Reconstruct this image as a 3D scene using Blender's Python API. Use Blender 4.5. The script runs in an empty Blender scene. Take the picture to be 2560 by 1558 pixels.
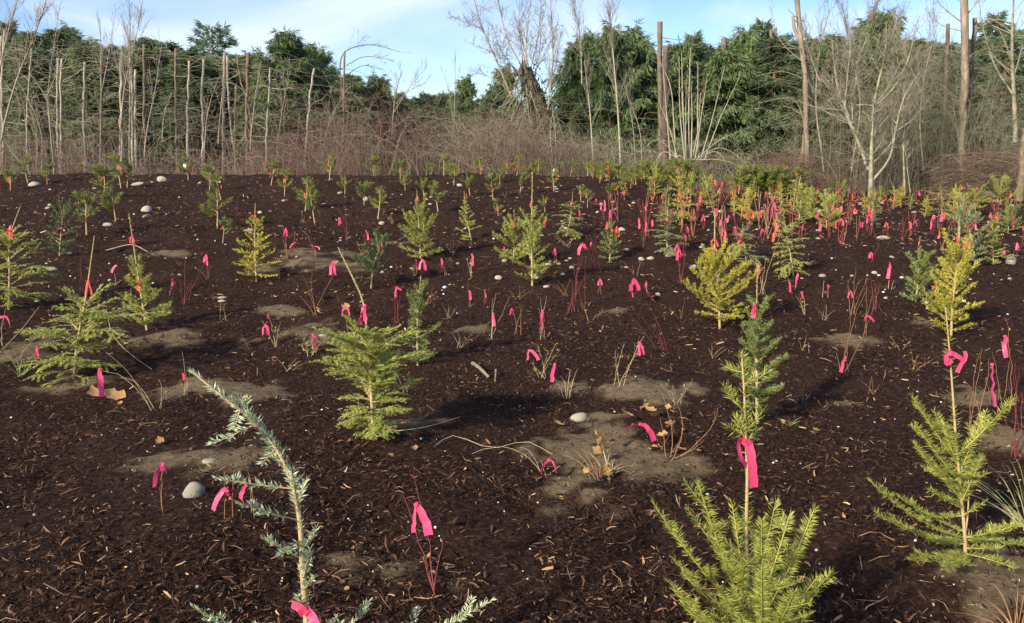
import bpy, math, random
import numpy as np
R = math.radians
SC = bpy.context.scene
COL = SC.collection
RNG = np.random.default_rng(7)

# ---------------------------------------------------------------- camera, sky, sun, exposure
FPX, CX, CY, HORIZON = 1971.0, 1280.0, 779.0, 400.0          # focal length and centre in photo pixels
EYE = 1.60
PITCH = math.atan((CY - HORIZON) / FPX)
cam_data = bpy.data.cameras.new('camera')
cam_data.sensor_width = 36.0
cam_data.lens = 36.0 * FPX / 2560.0
cam_data.clip_start = 0.05
cam_data.clip_end = 2000.0
cam = bpy.data.objects.new('camera', cam_data)
COL.objects.link(cam)
cam.location = (0, 0, EYE)
cam.rotation_euler = (R(90) - PITCH, 0, 0)
SC.camera = cam

SUN_EL, SUN_AZ = R(27), R(-137)       # azimuth of the sun from +Y, clockwise: behind and to the left of the camera
SUN_DIR = (math.sin(SUN_AZ) * math.cos(SUN_EL), math.cos(SUN_AZ) * math.cos(SUN_EL), math.sin(SUN_EL))
world = bpy.data.worlds.new('World')
SC.world = world
world.use_nodes = True
wn, wl = world.node_tree.nodes, world.node_tree.links
wn.clear()
wout = wn.new('ShaderNodeOutputWorld')
wbg = wn.new('ShaderNodeBackground')
wbg.inputs['Strength'].default_value = 0.106
sky = wn.new('ShaderNodeTexSky')
sky.sky_type = 'NISHITA'
sky.sun_disc = False
sky.sun_elevation = SUN_EL
sky.sun_rotation = SUN_AZ
sky.air_density = 1.0
sky.dust_density = 0.3
sky.ozone_density = 2.5
# thin high cloud: soft streaks in the sky itself
wtc = wn.new('ShaderNodeTexCoord')
wmap = wn.new('ShaderNodeMapping')
wmap.inputs['Scale'].default_value = (1.5, 1.5, 5.0)
wmap.inputs['Rotation'].default_value = (0, R(24), R(20))
wmap.inputs['Location'].default_value = (0.35, 0.2, 0.25)
wno = wn.new('ShaderNodeTexNoise')
wno.inputs['Scale'].default_value = 1.5
wno.inputs['Detail'].default_value = 5
wno.inputs['Roughness'].default_value = 0.5
wno.inputs['Distortion'].default_value = 0.5
wramp = wn.new('ShaderNodeValToRGB')
wramp.color_ramp.elements[0].position = 0.46
wramp.color_ramp.elements[1].position = 0.64
wramp.color_ramp.elements[0].color = (0.0, 0.0, 0.0, 1)
wramp.color_ramp.elements[1].color = (0.80, 0.80, 0.80, 1)
wmix = wn.new('ShaderNodeMixRGB')
wmix.inputs[2].default_value = (5.0, 5.6, 6.8, 1)
wl.new(wtc.outputs['Generated'], wmap.inputs['Vector'])
wl.new(wmap.outputs['Vector'], wno.inputs['Vector'])
wl.new(wno.outputs['Fac'], wramp.inputs['Fac'])
wl.new(wramp.outputs['Color'], wmix.inputs[0])
whs = wn.new('ShaderNodeHueSaturation')
whs.inputs['Saturation'].default_value = 1.16
whs.inputs['Hue'].default_value = 0.515
wl.new(sky.outputs['Color'], whs.inputs['Color'])
wl.new(whs.outputs['Color'], wmix.inputs[1])
wl.new(wmix.outputs['Color'], wbg.inputs['Color'])
wl.new(wbg.outputs['Background'], wout.inputs['Surface'])

sun_data = bpy.data.lights.new('sun', 'SUN')
sun_data.energy = 5.0
sun_data.angle = R(3.0)
sun_data.color = (1.0, 0.89, 0.72)
sun = bpy.data.objects.new('sun', sun_data)
COL.objects.link(sun)
from mathutils import Vector
sun.rotation_euler = Vector(SUN_DIR).to_track_quat('Z', 'Y').to_euler()
sun.location = (-20, -20, 25)
SC.view_settings.view_transform = 'Standard'
SC.view_settings.look = 'None'
SC.view_settings.gamma = 1
SC.view_settings.use_curve_mapping = False
SC.view_settings.exposure = 0.88
SC.cycles.max_bounces = 5
SC.cycles.transparent_max_bounces = 4

# ---------------------------------------------------------------- numeric helpers
def unit(v):
    v = np.asarray(v, float)
    return v / np.maximum(np.linalg.norm(v, axis=-1, keepdims=True), 1e-9)

def sstep(a, b, x):
    t = np.clip((x - a) / (b - a), 0, 1)
    return t * t * (3 - 2 * t)

_LAT = np.random.default_rng(3).random((256, 256))
def vnoise(x, y, s, o=0):
    x = np.asarray(x, float) / s + 37.3 * o + 500.0
    y = np.asarray(y, float) / s + 91.7 * o + 500.0
    xi, yi = np.floor(x).astype(int), np.floor(y).astype(int)
    fx, fy = x - xi, y - yi
    fx, fy = fx * fx * (3 - 2 * fx), fy * fy * (3 - 2 * fy)
    g = lambda a, b: _LAT[a & 255, b & 255]
    return (g(xi, yi) * (1 - fx) + g(xi + 1, yi) * fx) * (1 - fy) + (g(xi, yi + 1) * (1 - fx) + g(xi + 1, yi + 1) * fx) * fy - 0.5

def base_height(x, y):
    x, y = np.asarray(x, float), np.asarray(y, float)
    side = 1 - 0.72 * sstep(1.5, 9.0, x)
    z = 1.20 * sstep(4.5, 20.0, y) * side
    z = z - 0.55 * sstep(20.0, 28.0, y) * sstep(0.35, 1.0, side)
    z = z + 0.15 * sstep(24, 60, y)
    return z

HUMPS = []      # (x, y, rx, ry, height) low heaps of dug soil
def height(x, y):
    x, y = np.asarray(x, float), np.asarray(y, float)
    near = 1 - sstep(45, 70, np.hypot(x, y))
    z = base_height(x, y) + near * (0.13 * vnoise(x, y, 2.6, 1) + 0.10 * vnoise(x, y, 0.85, 2) + 0.055 * vnoise(x, y, 0.33, 3))
    for hx, hy, rx, ry, h in HUMPS:
        z = z + h * np.exp(-((x - hx) / rx) ** 2 - ((y - hy) / ry) ** 2)
    return z

_c, _s = math.cos(PITCH), math.sin(PITCH)
def ray(px, py):
    u, v = (px - CX) / FPX, (CY - py) / FPX
    return np.array([u, _c + v * _s, -_s + v * _c])

def at_depth(px, py, Y):
    d = ray(px, py)
    return np.array([0, 0, EYE]) + d * (Y / d[1])

def on_ground(px, py, far=23.5, humps=True):
    d = ray(px, py)
    t = np.concatenate([np.linspace(1.2, 10, 500), np.linspace(10.02, 60, 1200)]) / d[1]
    P = np.array([0, 0, EYE]) + t[:, None] * d
    hz = height(P[:, 0], P[:, 1]) if humps else base_height(P[:, 0], P[:, 1])
    below = np.nonzero(P[:, 2] < hz)[0]
    if len(below) and P[below[0], 1] < far:
        p = P[below[0]]
        return np.array([p[0], p[1], float(height(p[0], p[1]))])
    p = at_depth(px, py, far)
    return np.array([p[0], far, float(height(p[0], far))])

# ---------------------------------------------------------------- mesh collector
class Geo:
    def __init__(self):
        self.v, self.q, self.n, self.qm = [], [], 0, []
    def quads(self, verts, faces, m=0):
        verts = np.asarray(verts, float).reshape(-1, 3)
        faces = np.asarray(faces, np.int64).reshape(-1, 4)
        self.v.append(verts); self.q.append(faces + self.n); self.qm.append(np.full(len(faces), m, np.int32)); self.n += len(verts)
    def tubes(self, paths, radii, sides=4, m=0, cap=False):
        paths = np.asarray(paths, float)
        if paths.ndim == 2: paths = paths[None]
        N, K, _ = paths.shape
        radii = np.broadcast_to(np.asarray(radii, float), (N, K))
        T = unit(np.gradient(paths, axis=1))
        mean = unit(paths[:, -1] - paths[:, 0] + 1e-6)
        ref = np.where(np.abs(mean[:, 2:3]) < 0.8, np.array([[0, 0, 1.0]]), np.array([[1.0, 0.2, 0]]))
        A = unit(np.cross(T, ref[:, None, :])); B = np.cross(T, A)
        a = np.arange(sides) / sides * 2 * math.pi
        V = paths[:, :, None, :] + radii[:, :, None, None] * (np.cos(a)[None, None, :, None] * A[:, :, None, :] + np.sin(a)[None, None, :, None] * B[:, :, None, :])
        i = np.arange(N)[:, None, None] * (K * sides); k = np.arange(K - 1)[None, :, None] * sides; s = np.arange(sides)[None, None, :]; s2 = (s + 1) % sides
        F = np.stack([i + k + s, i + k + s2, i + k + sides + s2, i + k + sides + s], -1)
        self.quads(V, F, m)
        if cap and sides == 6:
            o = np.arange(N)[:, None] * (K * sides) + (K - 1) * sides
            self.q.append(np.concatenate([o + np.array([[0, 1, 2, 3]]), o + np.array([[0, 3, 4, 5]])]) + self.n - N * K * sides)
            self.qm.append(np.full(2 * N, m, np.int32))
    def blades(self, P, D, L, W, side, m=0, mid=0.45):
        """flat lance-shaped leaves: base P, direction D, length L, width W, side vector"""
        P, D, side = np.asarray(P), np.asarray(D), unit(side)
        L = np.broadcast_to(np.asarray(L, float), (len(P),))[:, None]; W = np.broadcast_to(np.asarray(W, float), (len(P),))[:, None]
        V = np.stack([P, P + D * L * mid + side * W / 2, P + D * L, P + D * L * mid - side * W / 2], 1)
        self.quads(V, np.arange(len(P) * 4).reshape(-1, 4), m)
    def mesh(self, name, mats, smooth=False):
        V = np.concatenate(self.v); F = np.concatenate(self.q); M = np.concatenate(self.qm)
        me = bpy.data.meshes.new(name)
        me.vertices.add(len(V)); me.vertices.foreach_set('co', V.astype(np.float32).ravel())
        me.loops.add(len(F) * 4); me.loops.foreach_set('vertex_index', F.astype(np.int32).ravel())
        me.polygons.add(len(F)); me.polygons.foreach_set('loop_start', np.arange(0, len(F) * 4, 4, dtype=np.int32))
        me.polygons.foreach_set('loop_total', np.full(len(F), 4, np.int32))
        for mt in (mats if isinstance(mats, (list, tuple)) else [mats]): me.materials.append(mt)
        me.polygons.foreach_set('material_index', M)
        if smooth: me.polygons.foreach_set('use_smooth', np.ones(len(F), bool))
        me.update(calc_edges=True)
        return me
    def build(self, name, mats, parent=None, smooth=False, loc=None):
        if not self.v: return None
        o = bpy.data.objects.new(name, self.mesh(name, mats, smooth))
        COL.objects.link(o)
        if parent is not None: o.parent = parent
        if loc is not None: o.location = tuple(loc)
        return o

def tag(o, label=None, cat=None, group=None, kind=None):
    for k, v in (('label', label), ('category', cat), ('group', group), ('kind', kind)):
        if v: o[k] = v
    return o

def thing(name, loc, label, cat, group=None):
    o = bpy.data.objects.new(name, None)
    o.empty_display_size = 0.1
    COL.objects.link(o); o.location = tuple(loc)
    return tag(o, label, cat, group)

def copy_tree(o, parent=None):
    c = o.copy(); COL.objects.link(c)
    if parent is not None: c.parent = parent
    for ch in o.children: copy_tree(ch, c)
    return c

ONES = 'zeroth first second third fourth fifth sixth seventh eighth ninth tenth eleventh twelfth thirteenth fourteenth fifteenth sixteenth seventeenth eighteenth nineteenth'.split()
TENS = 'x x twenty thirty forty fifty sixty seventy eighty ninety'.split()
def ordinal(n):
    if n < 20: return ONES[n]
    return (TENS[n // 10][:-1] + 'ieth') if n % 10 == 0 else TENS[n // 10] + '-' + ONES[n % 10]

# ---------------------------------------------------------------- materials
def material(name, colors, rough=0.75, noise=None, bump=None, island=False, translucent=0.0, detail=4, spec=0.3, stretch=None, tint=None):
    """colors: ramp stops [(pos, rgb)]; driven by a value per leaf/chip (island) or by a noise in object space"""
    m = bpy.data.materials.new(name); m.use_nodes = True
    n, l = m.node_tree.nodes, m.node_tree.links
    b = n['Principled BSDF']; out = n['Material Output']
    b.inputs['Roughness'].default_value = rough
    b.inputs['Specular IOR Level'].default_value = spec
    ramp = n.new('ShaderNodeValToRGB')
    el = ramp.color_ramp.elements
    while len(el) < len(colors): el.new(0.5)
    for e, (p, c) in zip(el, colors): e.position = p; e.color = (*c, 1)
    src = None
    if island:
        g = n.new('ShaderNodeNewGeometry'); src = g.outputs['Random Per Island']
    tc = n.new('ShaderNodeTexCoord'); vec = tc.outputs['Object']
    if stretch:
        mp = n.new('ShaderNodeMapping'); mp.inputs['Scale'].default_value = stretch; l.new(vec, mp.inputs['Vector']); vec = mp.outputs['Vector']
    if noise:
        t = n.new('ShaderNodeTexNoise'); t.inputs['Scale'].default_value = noise; t.inputs['Detail'].default_value = detail; t.inputs['Roughness'].default_value = 0.65
        l.new(vec, t.inputs['Vector'])
        if src is None: src = t.outputs['Fac']
        else:
            mx = n.new('ShaderNodeMath'); mx.operation = 'MULTIPLY_ADD'; mx.inputs[1].default_value = 0.6
            ml = n.new('ShaderNodeMath'); ml.operation = 'MULTIPLY'; ml.inputs[1].default_value = 0.4
            l.new(t.outputs['Fac'], ml.inputs[0]); l.new(src, mx.inputs[0]); l.new(ml.outputs[0], mx.inputs[2]); src = mx.outputs[0]
    l.new(src, ramp.inputs['Fac'])
    col = ramp.outputs['Color']
    if tint:      # per-object variation
        oi = n.new('ShaderNodeObjectInfo'); hs = n.new('ShaderNodeHueSaturation')
        mr = n.new('ShaderNodeMapRange'); mr.inputs[3].default_value = 1 - tint; mr.inputs[4].default_value = 1 + tint
        l.new(oi.outputs['Random'], mr.inputs[0]); l.new(mr.outputs[0], hs.inputs['Value']); l.new(col, hs.inputs['Color']); col = hs.outputs['Color']
    l.new(col, b.inputs['Base Color'])
    if bump:
        t2 = n.new('ShaderNodeTexNoise'); t2.inputs['Scale'].default_value = bump[0]; t2.inputs['Detail'].default_value = 6; l.new(vec, t2.inputs['Vector'])
        bp = n.new('ShaderNodeBump'); bp.inputs['Strength'].default_value = bump[1]; bp.inputs['Distance'].default_value = bump[2]
        l.new(t2.outputs['Fac'], bp.inputs['Height']); l.new(bp.outputs['Normal'], b.inputs['Normal'])
    if translucent:
        tr = n.new('ShaderNodeBsdfTranslucent'); mx = n.new('ShaderNodeMixShader'); mx.inputs[0].default_value = translucent
        l.new(col, tr.inputs['Color']); l.new(b.outputs['BSDF'], mx.inputs[1]); l.new(tr.outputs['BSDF'], mx.inputs[2]); l.new(mx.outputs['Shader'], out.inputs['Surface'])
    return m

def leafmat(name, lo, hi, tr=0.3, tint=0.12):
    return material(name, [(0.0, lo), (1.0, hi)], rough=0.55, island=True, translucent=tr, spec=0.35, tint=tint)

M = {}
M['yellow'] = leafmat('yellow_green_needles', (0.30, 0.29, 0.022), (0.56, 0.51, 0.065))
M['lime'] = leafmat('lime_green_needles', (0.20, 0.245, 0.030), (0.44, 0.45, 0.10))
M['green'] = leafmat('green_needles', (0.10, 0.155, 0.034), (0.25, 0.31, 0.085))
M['dark'] = leafmat('dark_green_needles', (0.045, 0.090, 0.036), (0.12, 0.18, 0.065))
M['blue'] = leafmat('blue_green_needles', (0.31, 0.39, 0.215), (0.62, 0.68, 0.42))
M['grey'] = leafmat('grey_green_needles', (0.13, 0.18, 0.080), (0.28, 0.33, 0.15))
M['hem'] = leafmat('feathery_needles', (0.21, 0.265, 0.036), (0.47, 0.50, 0.12))
M['pine'] = leafmat('pine_needles', (0.10, 0.145, 0.026), (0.28, 0.30, 0.07))
M['bark_young'] = material('young_bark', [(0.3, (0.30, 0.21, 0.10)), (0.7, (0.44, 0.33, 0.17))], noise=60, rough=0.8)
M['bark_green'] = material('green_shoot_bark', [(0.3, (0.28, 0.24, 0.06)), (0.7, (0.40, 0.33, 0.10))], noise=60, rough=0.7)
M['red_twig'] = material('red_twig_bark', [(0.3, (0.16, 0.028, 0.035)), (0.7, (0.26, 0.07, 0.06))], noise=40, rough=0.6, tint=0.2)
M['brown_twig'] = material('brown_twig_bark', [(0.3, (0.20, 0.095, 0.05)), (0.7, (0.33, 0.18, 0.09))], noise=40, rough=0.8, tint=0.2)
M['tan_twig'] = material('tan_twig_bark', [(0.3, (0.30, 0.22, 0.12)), (0.7, (0.46, 0.36, 0.22))], noise=40, rough=0.85, tint=0.2)
M['pink'] = material('pink_tape', [(0.0, (0.93, 0.080, 0.20)), (1.0, (0.95, 0.11, 0.25))], rough=0.45, noise=9, translucent=0.42, spec=0.4, tint=0.16, bump=(70, 0.5, 0.004))
M['coral'] = material('coral_tape', [(0.0, (0.90, 0.11, 0.11)), (1.0, (0.92, 0.14, 0.13))], rough=0.45, noise=9, translucent=0.42, spec=0.4, tint=0.16, bump=(70, 0.5, 0.004))
M['orange'] = material('orange_tape', [(0.0, (0.92, 0.145, 0.055)), (1.0, (0.95, 0.17, 0.06))], rough=0.45, noise=9, translucent=0.42, spec=0.4, tint=0.16, bump=(70, 0.5, 0.004))
M['stone'] = material('pale_stone', [(0.25, (0.16, 0.138, 0.10)), (0.5, (0.285, 0.26, 0.20)), (0.75, (0.385, 0.36, 0.29))], noise=22, rough=0.85, bump=(60, 0.35, 0.01), tint=0.22)
M['dead_leaf'] = material('dry_leaf', [(0.2, (0.30, 0.15, 0.05)), (0.8, (0.52, 0.32, 0.13))], noise=14, rough=0.8, translucent=0.2, tint=0.2)
M['small_leaf'] = leafmat('small_green_leaf', (0.16, 0.20, 0.04), (0.45, 0.42, 0.12))
M['tag'] = material('white_tag', [(0, (0.78, 0.78, 0.74)), (1, (0.82, 0.82, 0.78))], noise=5, rough=0.4)
M['wood'] = material('weathered_wood', [(0.3, (0.13, 0.095, 0.065)), (0.7, (0.30, 0.24, 0.17))], noise=12, rough=0.9, stretch=(1, 12, 12), bump=(30, 0.5, 0.01))
M['grass'] = leafmat('dry_grass', (0.20, 0.24, 0.06), (0.55, 0.50, 0.28))
M['clod'] = material('soil_clod', [(0.3, (0.075, 0.054, 0.031)), (0.7, (0.19, 0.142, 0.085))], noise=25, rough=0.95, bump=(90, 0.6, 0.01))

# background
M['crown_dark'] = leafmat('conifer_dark_foliage', (0.062, 0.112, 0.060), (0.215, 0.285, 0.14), tr=0.35, tint=0.25)
M['crown_cedar'] = leafmat('cedar_foliage', (0.065, 0.118, 0.048), (0.22, 0.285, 0.11), tr=0.35, tint=0.2)
M['crown_grey'] = leafmat('grey_conifer_foliage', (0.080, 0.125, 0.060), (0.24, 0.285, 0.135), tr=0.35, tint=0.2)
M['bark_conifer'] = material('conifer_bark', [(0.3, (0.10, 0.062, 0.040)), (0.7, (0.20, 0.13, 0.085))], noise=5, rough=0.9, stretch=(3, 3, 0.5), bump=(8, 0.7, 0.05))
M['snag_grey'] = material('bare_grey_trunk', [(0.30, (0.17, 0.14, 0.105)), (0.5, (0.31, 0.27, 0.205)), (0.75, (0.43, 0.385, 0.30))], noise=5, rough=0.9, bump=(12, 0.5, 0.03), stretch=(2, 2, 0.7))
M['snag_brown'] = material('bare_brown_trunk', [(0.3, (0.075, 0.056, 0.041)), (0.55, (0.165, 0.118, 0.085)), (0.75, (0.25, 0.20, 0.155))], noise=5, rough=0.9, bump=(9, 0.6, 0.04), stretch=(3, 3, 0.6))
M['snag_tan'] = material('peeled_tan_trunk', [(0.3, (0.14, 0.105, 0.075)), (0.55, (0.27, 0.205, 0.15)), (0.72, (0.42, 0.335, 0.25))], noise=3, rough=0.9, bump=(9, 0.6, 0.04), stretch=(3, 3, 0.5))
M['bark_alder'] = material('mossy_alder_bark', [(0.34, (0.10, 0.105, 0.045)), (0.50, (0.22, 0.20, 0.135)), (0.74, (0.40, 0.37, 0.28))], noise=3.5, rough=0.9, bump=(9, 0.5, 0.03))
M['bark_twig'] = material('bare_branch_bark', [(0.3, (0.19, 0.16, 0.12)), (0.7, (0.34, 0.29, 0.215))], noise=3, rough=0.9)
M['bark_pale'] = material('pale_stem_bark', [(0.3, (0.24, 0.205, 0.145)), (0.7, (0.40, 0.35, 0.26))], noise=3, rough=0.9)
M['bramble'] = material('red_brown_bramble', [(0.0, (0.065, 0.036, 0.028)), (0.5, (0.130, 0.074, 0.058)), (0.85, (0.19, 0.125, 0.098)), (1.0, (0.29, 0.225, 0.175))], island=True, rough=0.9)
M['tangle'] = material('grey_brown_tangle', [(0.0, (0.11, 0.10, 0.065)), (1.0, (0.36, 0.32, 0.22))], island=True, rough=0.9)
M['rust'] = material('rusty_brush', [(0.0, (0.065, 0.040, 0.028)), (0.7, (0.15, 0.098, 0.070)), (1.0, (0.24, 0.165, 0.115))], island=True, rough=0.9)
M['ivy'] = leafmat('ivy_leaves', (0.03, 0.045, 0.018), (0.10, 0.10, 0.045), tr=0.15)
# ---------------------------------------------------------------- the ground
# patches of dug soil in the mulch: photo position, half width and half height in photo pixels, heap height in metres
SOIL = [(480, 1225, 250, 100, 0.02), (500, 1230, 110, 60, 0.02), (570, 985, 180, 42, 0.03), (860, 1430, 105, 55, 0.05), (1000, 1432, 140, 60, 0.05), (1140, 1465, 90, 22, 0.02), (1550, 1170, 215, 105, -0.03), (1580, 985, 130, 36, 0.04),
        (1420, 980, 85, 20, 0.02), (1000, 1105, 150, 42, 0.03), (2470, 1440, 230, 150, 0.02), (2530, 1100, 110, 80, 0.05), (2100, 828, 70, 22, 0.02), (2300, 790, 45, 20, 0.02), (2120, 1012, 40, 20, 0.03),
        (720, 838, 110, 34, 0.05), (420, 850, 120, 30, 0.02), (40, 880, 90, 50, 0.02), (200, 945, 110, 24, 0.02), (1545, 778, 40, 12, 0.01), (700, 765, 70, 16, 0.03), (810, 655, 130, 24, 0.01),
        (1180, 820, 80, 18, 0.0), (2440, 1000, 120, 26, 0.03), (1740, 985, 42, 20, 0.03), (2500, 1540, 160, 60, 0.0), (420, 640, 80, 10, 0.0), (1000, 600, 90, 12, 0.0), (700, 1480, 36, 24, 0.04)]
soil_w = []
for px, py, ax, ay, hh in SOIL:
    ax, ay = ax * 0.80, ay * 0.80
    p = on_ground(px, py, humps=False); q = on_ground(px + ax, py, humps=False); a = on_ground(px, py + ay, humps=False); b = on_ground(px, max(py - ay, 450), humps=False)
    soil_w.append((p[0], (a[1] + b[1]) / 2, max(abs(q[0] - p[0]), 0.05), max(abs(b[1] - a[1]) / 2, 0.05)))
    if hh: HUMPS.append((p[0], p[1], soil_w[-1][2] * 0.7, soil_w[-1][3] * 0.7, hh * 0.5))

def soil_at(x, y):
    s = np.zeros_like(np.asarray(x, float))
    n = 0.95 * vnoise(x, y, 0.22, 5) + 0.85 * vnoise(x, y, 0.07, 6) + 1.5 * vnoise(x, y, 0.38, 8)
    for sx, sy, rx, ry in soil_w:
        d = np.sqrt(((x - sx) / rx) ** 2 + ((y - sy) / ry) ** 2)
        s = np.maximum(s, 1 - sstep(0.55, 0.95, d + n))
    return s

def spaced(edges):
    out = []
    for a, b, n in edges: out.append(np.linspace(a, b, n, endpoint=False))
    return np.concatenate(out + [np.array([edges[-1][1]])])
gx = spaced([(-900, -60, 12), (-60, -14, 40), (-14, -5, 66), (-5, 5, 200), (5, 14, 66), (14, 60, 40), (60, 900, 12)])
gy = spaced([(-900, -30, 10), (-30, 1.2, 24), (1.2, 6.5, 130), (6.5, 14, 100), (14, 26, 80), (26, 60, 30), (60, 900, 14)])
X, Y = np.meshgrid(gx, gy)
Z = height(X, Y)
fine = 1 - sstep(14, 22, np.hypot(X, Y))
soilv = soil_at(X, Y)
Z = Z + fine * (0.022 * vnoise(X, Y, 0.12, 9) + 0.014 * vnoise(X, Y, 0.06, 10)) + soilv * 0.010
g = Geo()
nx, ny = len(gx), len(gy)
idx = np.arange(nx * ny).reshape(ny, nx)
g.quads(np.stack([X, Y, Z], -1), np.stack([idx[:-1, :-1], idx[:-1, 1:], idx[1:, 1:], idx[1:, :-1]], -1))
mg = material('mulch_ground', [(0.28, (0.0105, 0.0058, 0.0047)), (0.5, (0.029, 0.0150, 0.0110)), (0.64, (0.065, 0.035, 0.024)), (0.76, (0.14, 0.077, 0.046))], noise=38, detail=8, rough=0.95, spec=0.05)
n, l = mg.node_tree.nodes, mg.node_tree.links
pb = n['Principled BSDF']
attr = n.new('ShaderNodeAttribute'); attr.attribute_name = 'soil'
tx = n.new('ShaderNodeTexNoise'); tx.inputs['Scale'].default_value = 16; tx.inputs['Detail'].default_value = 8; tx.inputs['Roughness'].default_value = 0.7
tcn = n.new('ShaderNodeTexCoord'); l.new(tcn.outputs['Object'], tx.inputs['Vector'])
sr = n.new('ShaderNodeValToRGB')
sr.color_ramp.elements[0].position = 0.3; sr.color_ramp.elements[0].color = (0.088, 0.063, 0.036, 1)
sr.color_ramp.elements[1].position = 0.75; sr.color_ramp.elements[1].color = (0.235, 0.175, 0.105, 1)
l.new(tx.outputs['Fac'], sr.inputs['Fac'])
mix = n.new('ShaderNodeMixRGB')
l.new(attr.outputs['Fac'], mix.inputs[0]); l.new(pb.inputs['Base Color'].links[0].from_socket, mix.inputs[1]); l.new(sr.outputs['Color'], mix.inputs[2])
l.new(mix.outputs['Color'], pb.inputs['Base Color'])
bt = n.new('ShaderNodeTexNoise'); bt.inputs['Scale'].default_value = 45; bt.inputs['Detail'].default_value = 8; bt.inputs['Roughness'].default_value = 0.75
l.new(tcn.outputs['Object'], bt.inputs['Vector'])
bp = n.new('ShaderNodeBump'); bp.inputs['Strength'].default_value = 0.9; bp.inputs['Distance'].default_value = 0.03
l.new(bt.outputs['Fac'], bp.inputs['Height']); l.new(bp.outputs['Normal'], pb.inputs['Normal'])
ground = g.build('ground', mg, smooth=True)
at = ground.data.attributes.new('soil', 'FLOAT', 'POINT'); at.data.foreach_set('value', soilv.ravel().astype(np.float32))
tag(ground, kind='structure')

# ---------------------------------------------------------------- mulch chips, pebbles, clods (nobody could count them)
def field_points(n, y0, y1, rng, power=1.0, margin=0.72):
    y = y0 * (y1 / y0) ** (rng.random(n) ** power)
    x = (rng.random(n) * 2 - 1) * (margin * y + 0.3)
    return x, y

def chips(name, n, y0, y1, scale, mat, rng, thin=False, keep_soil=0.60):
    x, y = field_points(n, y0, y1, rng)
    k = rng.random(n) > np.maximum(soil_at(x, y) * (1 - keep_soil), 0.75 * sstep(0.08, 0.30, vnoise(x, y, 0.45, 14)))
    x, y = x[k], y[k]; n = len(x)
    z = height(x, y) + fine_z(x, y)
    L = np.clip(rng.lognormal(math.log(0.0158), 0.60, n), 0.005, 0.048) * scale
    W = L * rng.uniform(0.08, 0.24, n)
    if thin: L, W = L * 1.9, L * rng.uniform(0.05, 0.08, n)
    yaw = rng.random(n) * 2 * math.pi
    el = rng.normal(0, 0.30, n)
    D = np.stack([np.cos(yaw) * np.cos(el), np.sin(yaw) * np.cos(el), np.sin(el)], -1)
    S0 = np.stack([-np.sin(yaw), np.cos(yaw), np.zeros(n)], -1)
    U0 = np.cross(D, S0)
    roll = rng.normal(0, 0.55, n)[:, None]
    S = S0 * np.cos(roll) + U0 * np.sin(roll); U = np.cross(D, S); U = U * np.sign(U[:, 2:3] + 1e-6)
    C = np.stack([x, y, z + np.abs(np.sin(el)) * L * 0.35 + rng.uniform(0.001, 0.012, n) * scale], -1)
    bow = (rng.normal(0.06, 0.10, n) * L)[:, None]
    a, b = C - D * L[:, None] / 2, C + D * L[:, None] / 2
    mid = C + U * bow + S * (rng.normal(0, 0.06, n) * L)[:, None]
    h = S * W[:, None] / 2
    w0, w1 = rng.uniform(0.25, 0.9, n)[:, None], rng.uniform(0.15, 0.9, n)[:, None]
    V = np.stack([a - h * w0, a + h * w0, mid - h, mid + h, b - h * w1, b + h * w1], 1)
    f = np.arange(n)[:, None] * 6
    F = np.stack([f + np.array([0, 1, 3, 2]), f + np.array([2, 3, 5, 4])], 1)
    g = Geo(); g.quads(V, F)
    return tag(g.build(name, mat), kind='stuff')

def fine_z(x, y):
    f = 1 - sstep(14, 22, np.hypot(x, y))
    return f * (0.022 * vnoise(x, y, 0.12, 9) + 0.014 * vnoise(x, y, 0.06, 10))

chip_stops = [(0.0, (0.009, 0.0050, 0.0040)), (0.50, (0.026, 0.0132, 0.0095)), (0.74, (0.060, 0.030, 0.020)), (0.90, (0.120, 0.062, 0.036)), (0.97, (0.25, 0.14, 0.078)), (1.0, (0.55, 0.36, 0.19))]
M['chips'] = material('mulch_chips', chip_stops, island=True, rough=0.92, spec=0.08)
M['far_chips'] = material('mulch_chips_slope', [(0.0, (0.007, 0.004, 0.003)), (0.45, (0.025, 0.0135, 0.0105)), (0.66, (0.066, 0.033, 0.021)), (0.82, (0.20, 0.108, 0.060)), (1.0, (0.46, 0.32, 0.20))], island=True, rough=0.92, spec=0.08)
M['fibres'] = material('mulch_fibres', [(0.0, (0.006, 0.004, 0.003)), (0.6, (0.020, 0.011, 0.008)), (0.85, (0.085, 0.045, 0.027)), (1.0, (0.38, 0.24, 0.14))], island=True, rough=0.92, spec=0.08)
r1 = np.random.default_rng(21)
chips('mulch_chips', 115000, 2.0, 6.0, 1.0, M['chips'], r1)
chips('mulch_chips', 62000, 6.0, 12.0, 1.35, M['chips'], r1)
chips('mulch_chips', 50000, 11.0, 21.5, 1.9, M['far_chips'], r1)
chips('mulch_fibres', 34000, 2.0, 9.0, 1.1, M['fibres'], r1, thin=True, keep_soil=0.25)
chips('mulch_fibres', 30000, 9.0, 21.0, 1.7, M['fibres'], r1, thin=True, keep_soil=0.25)

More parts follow.
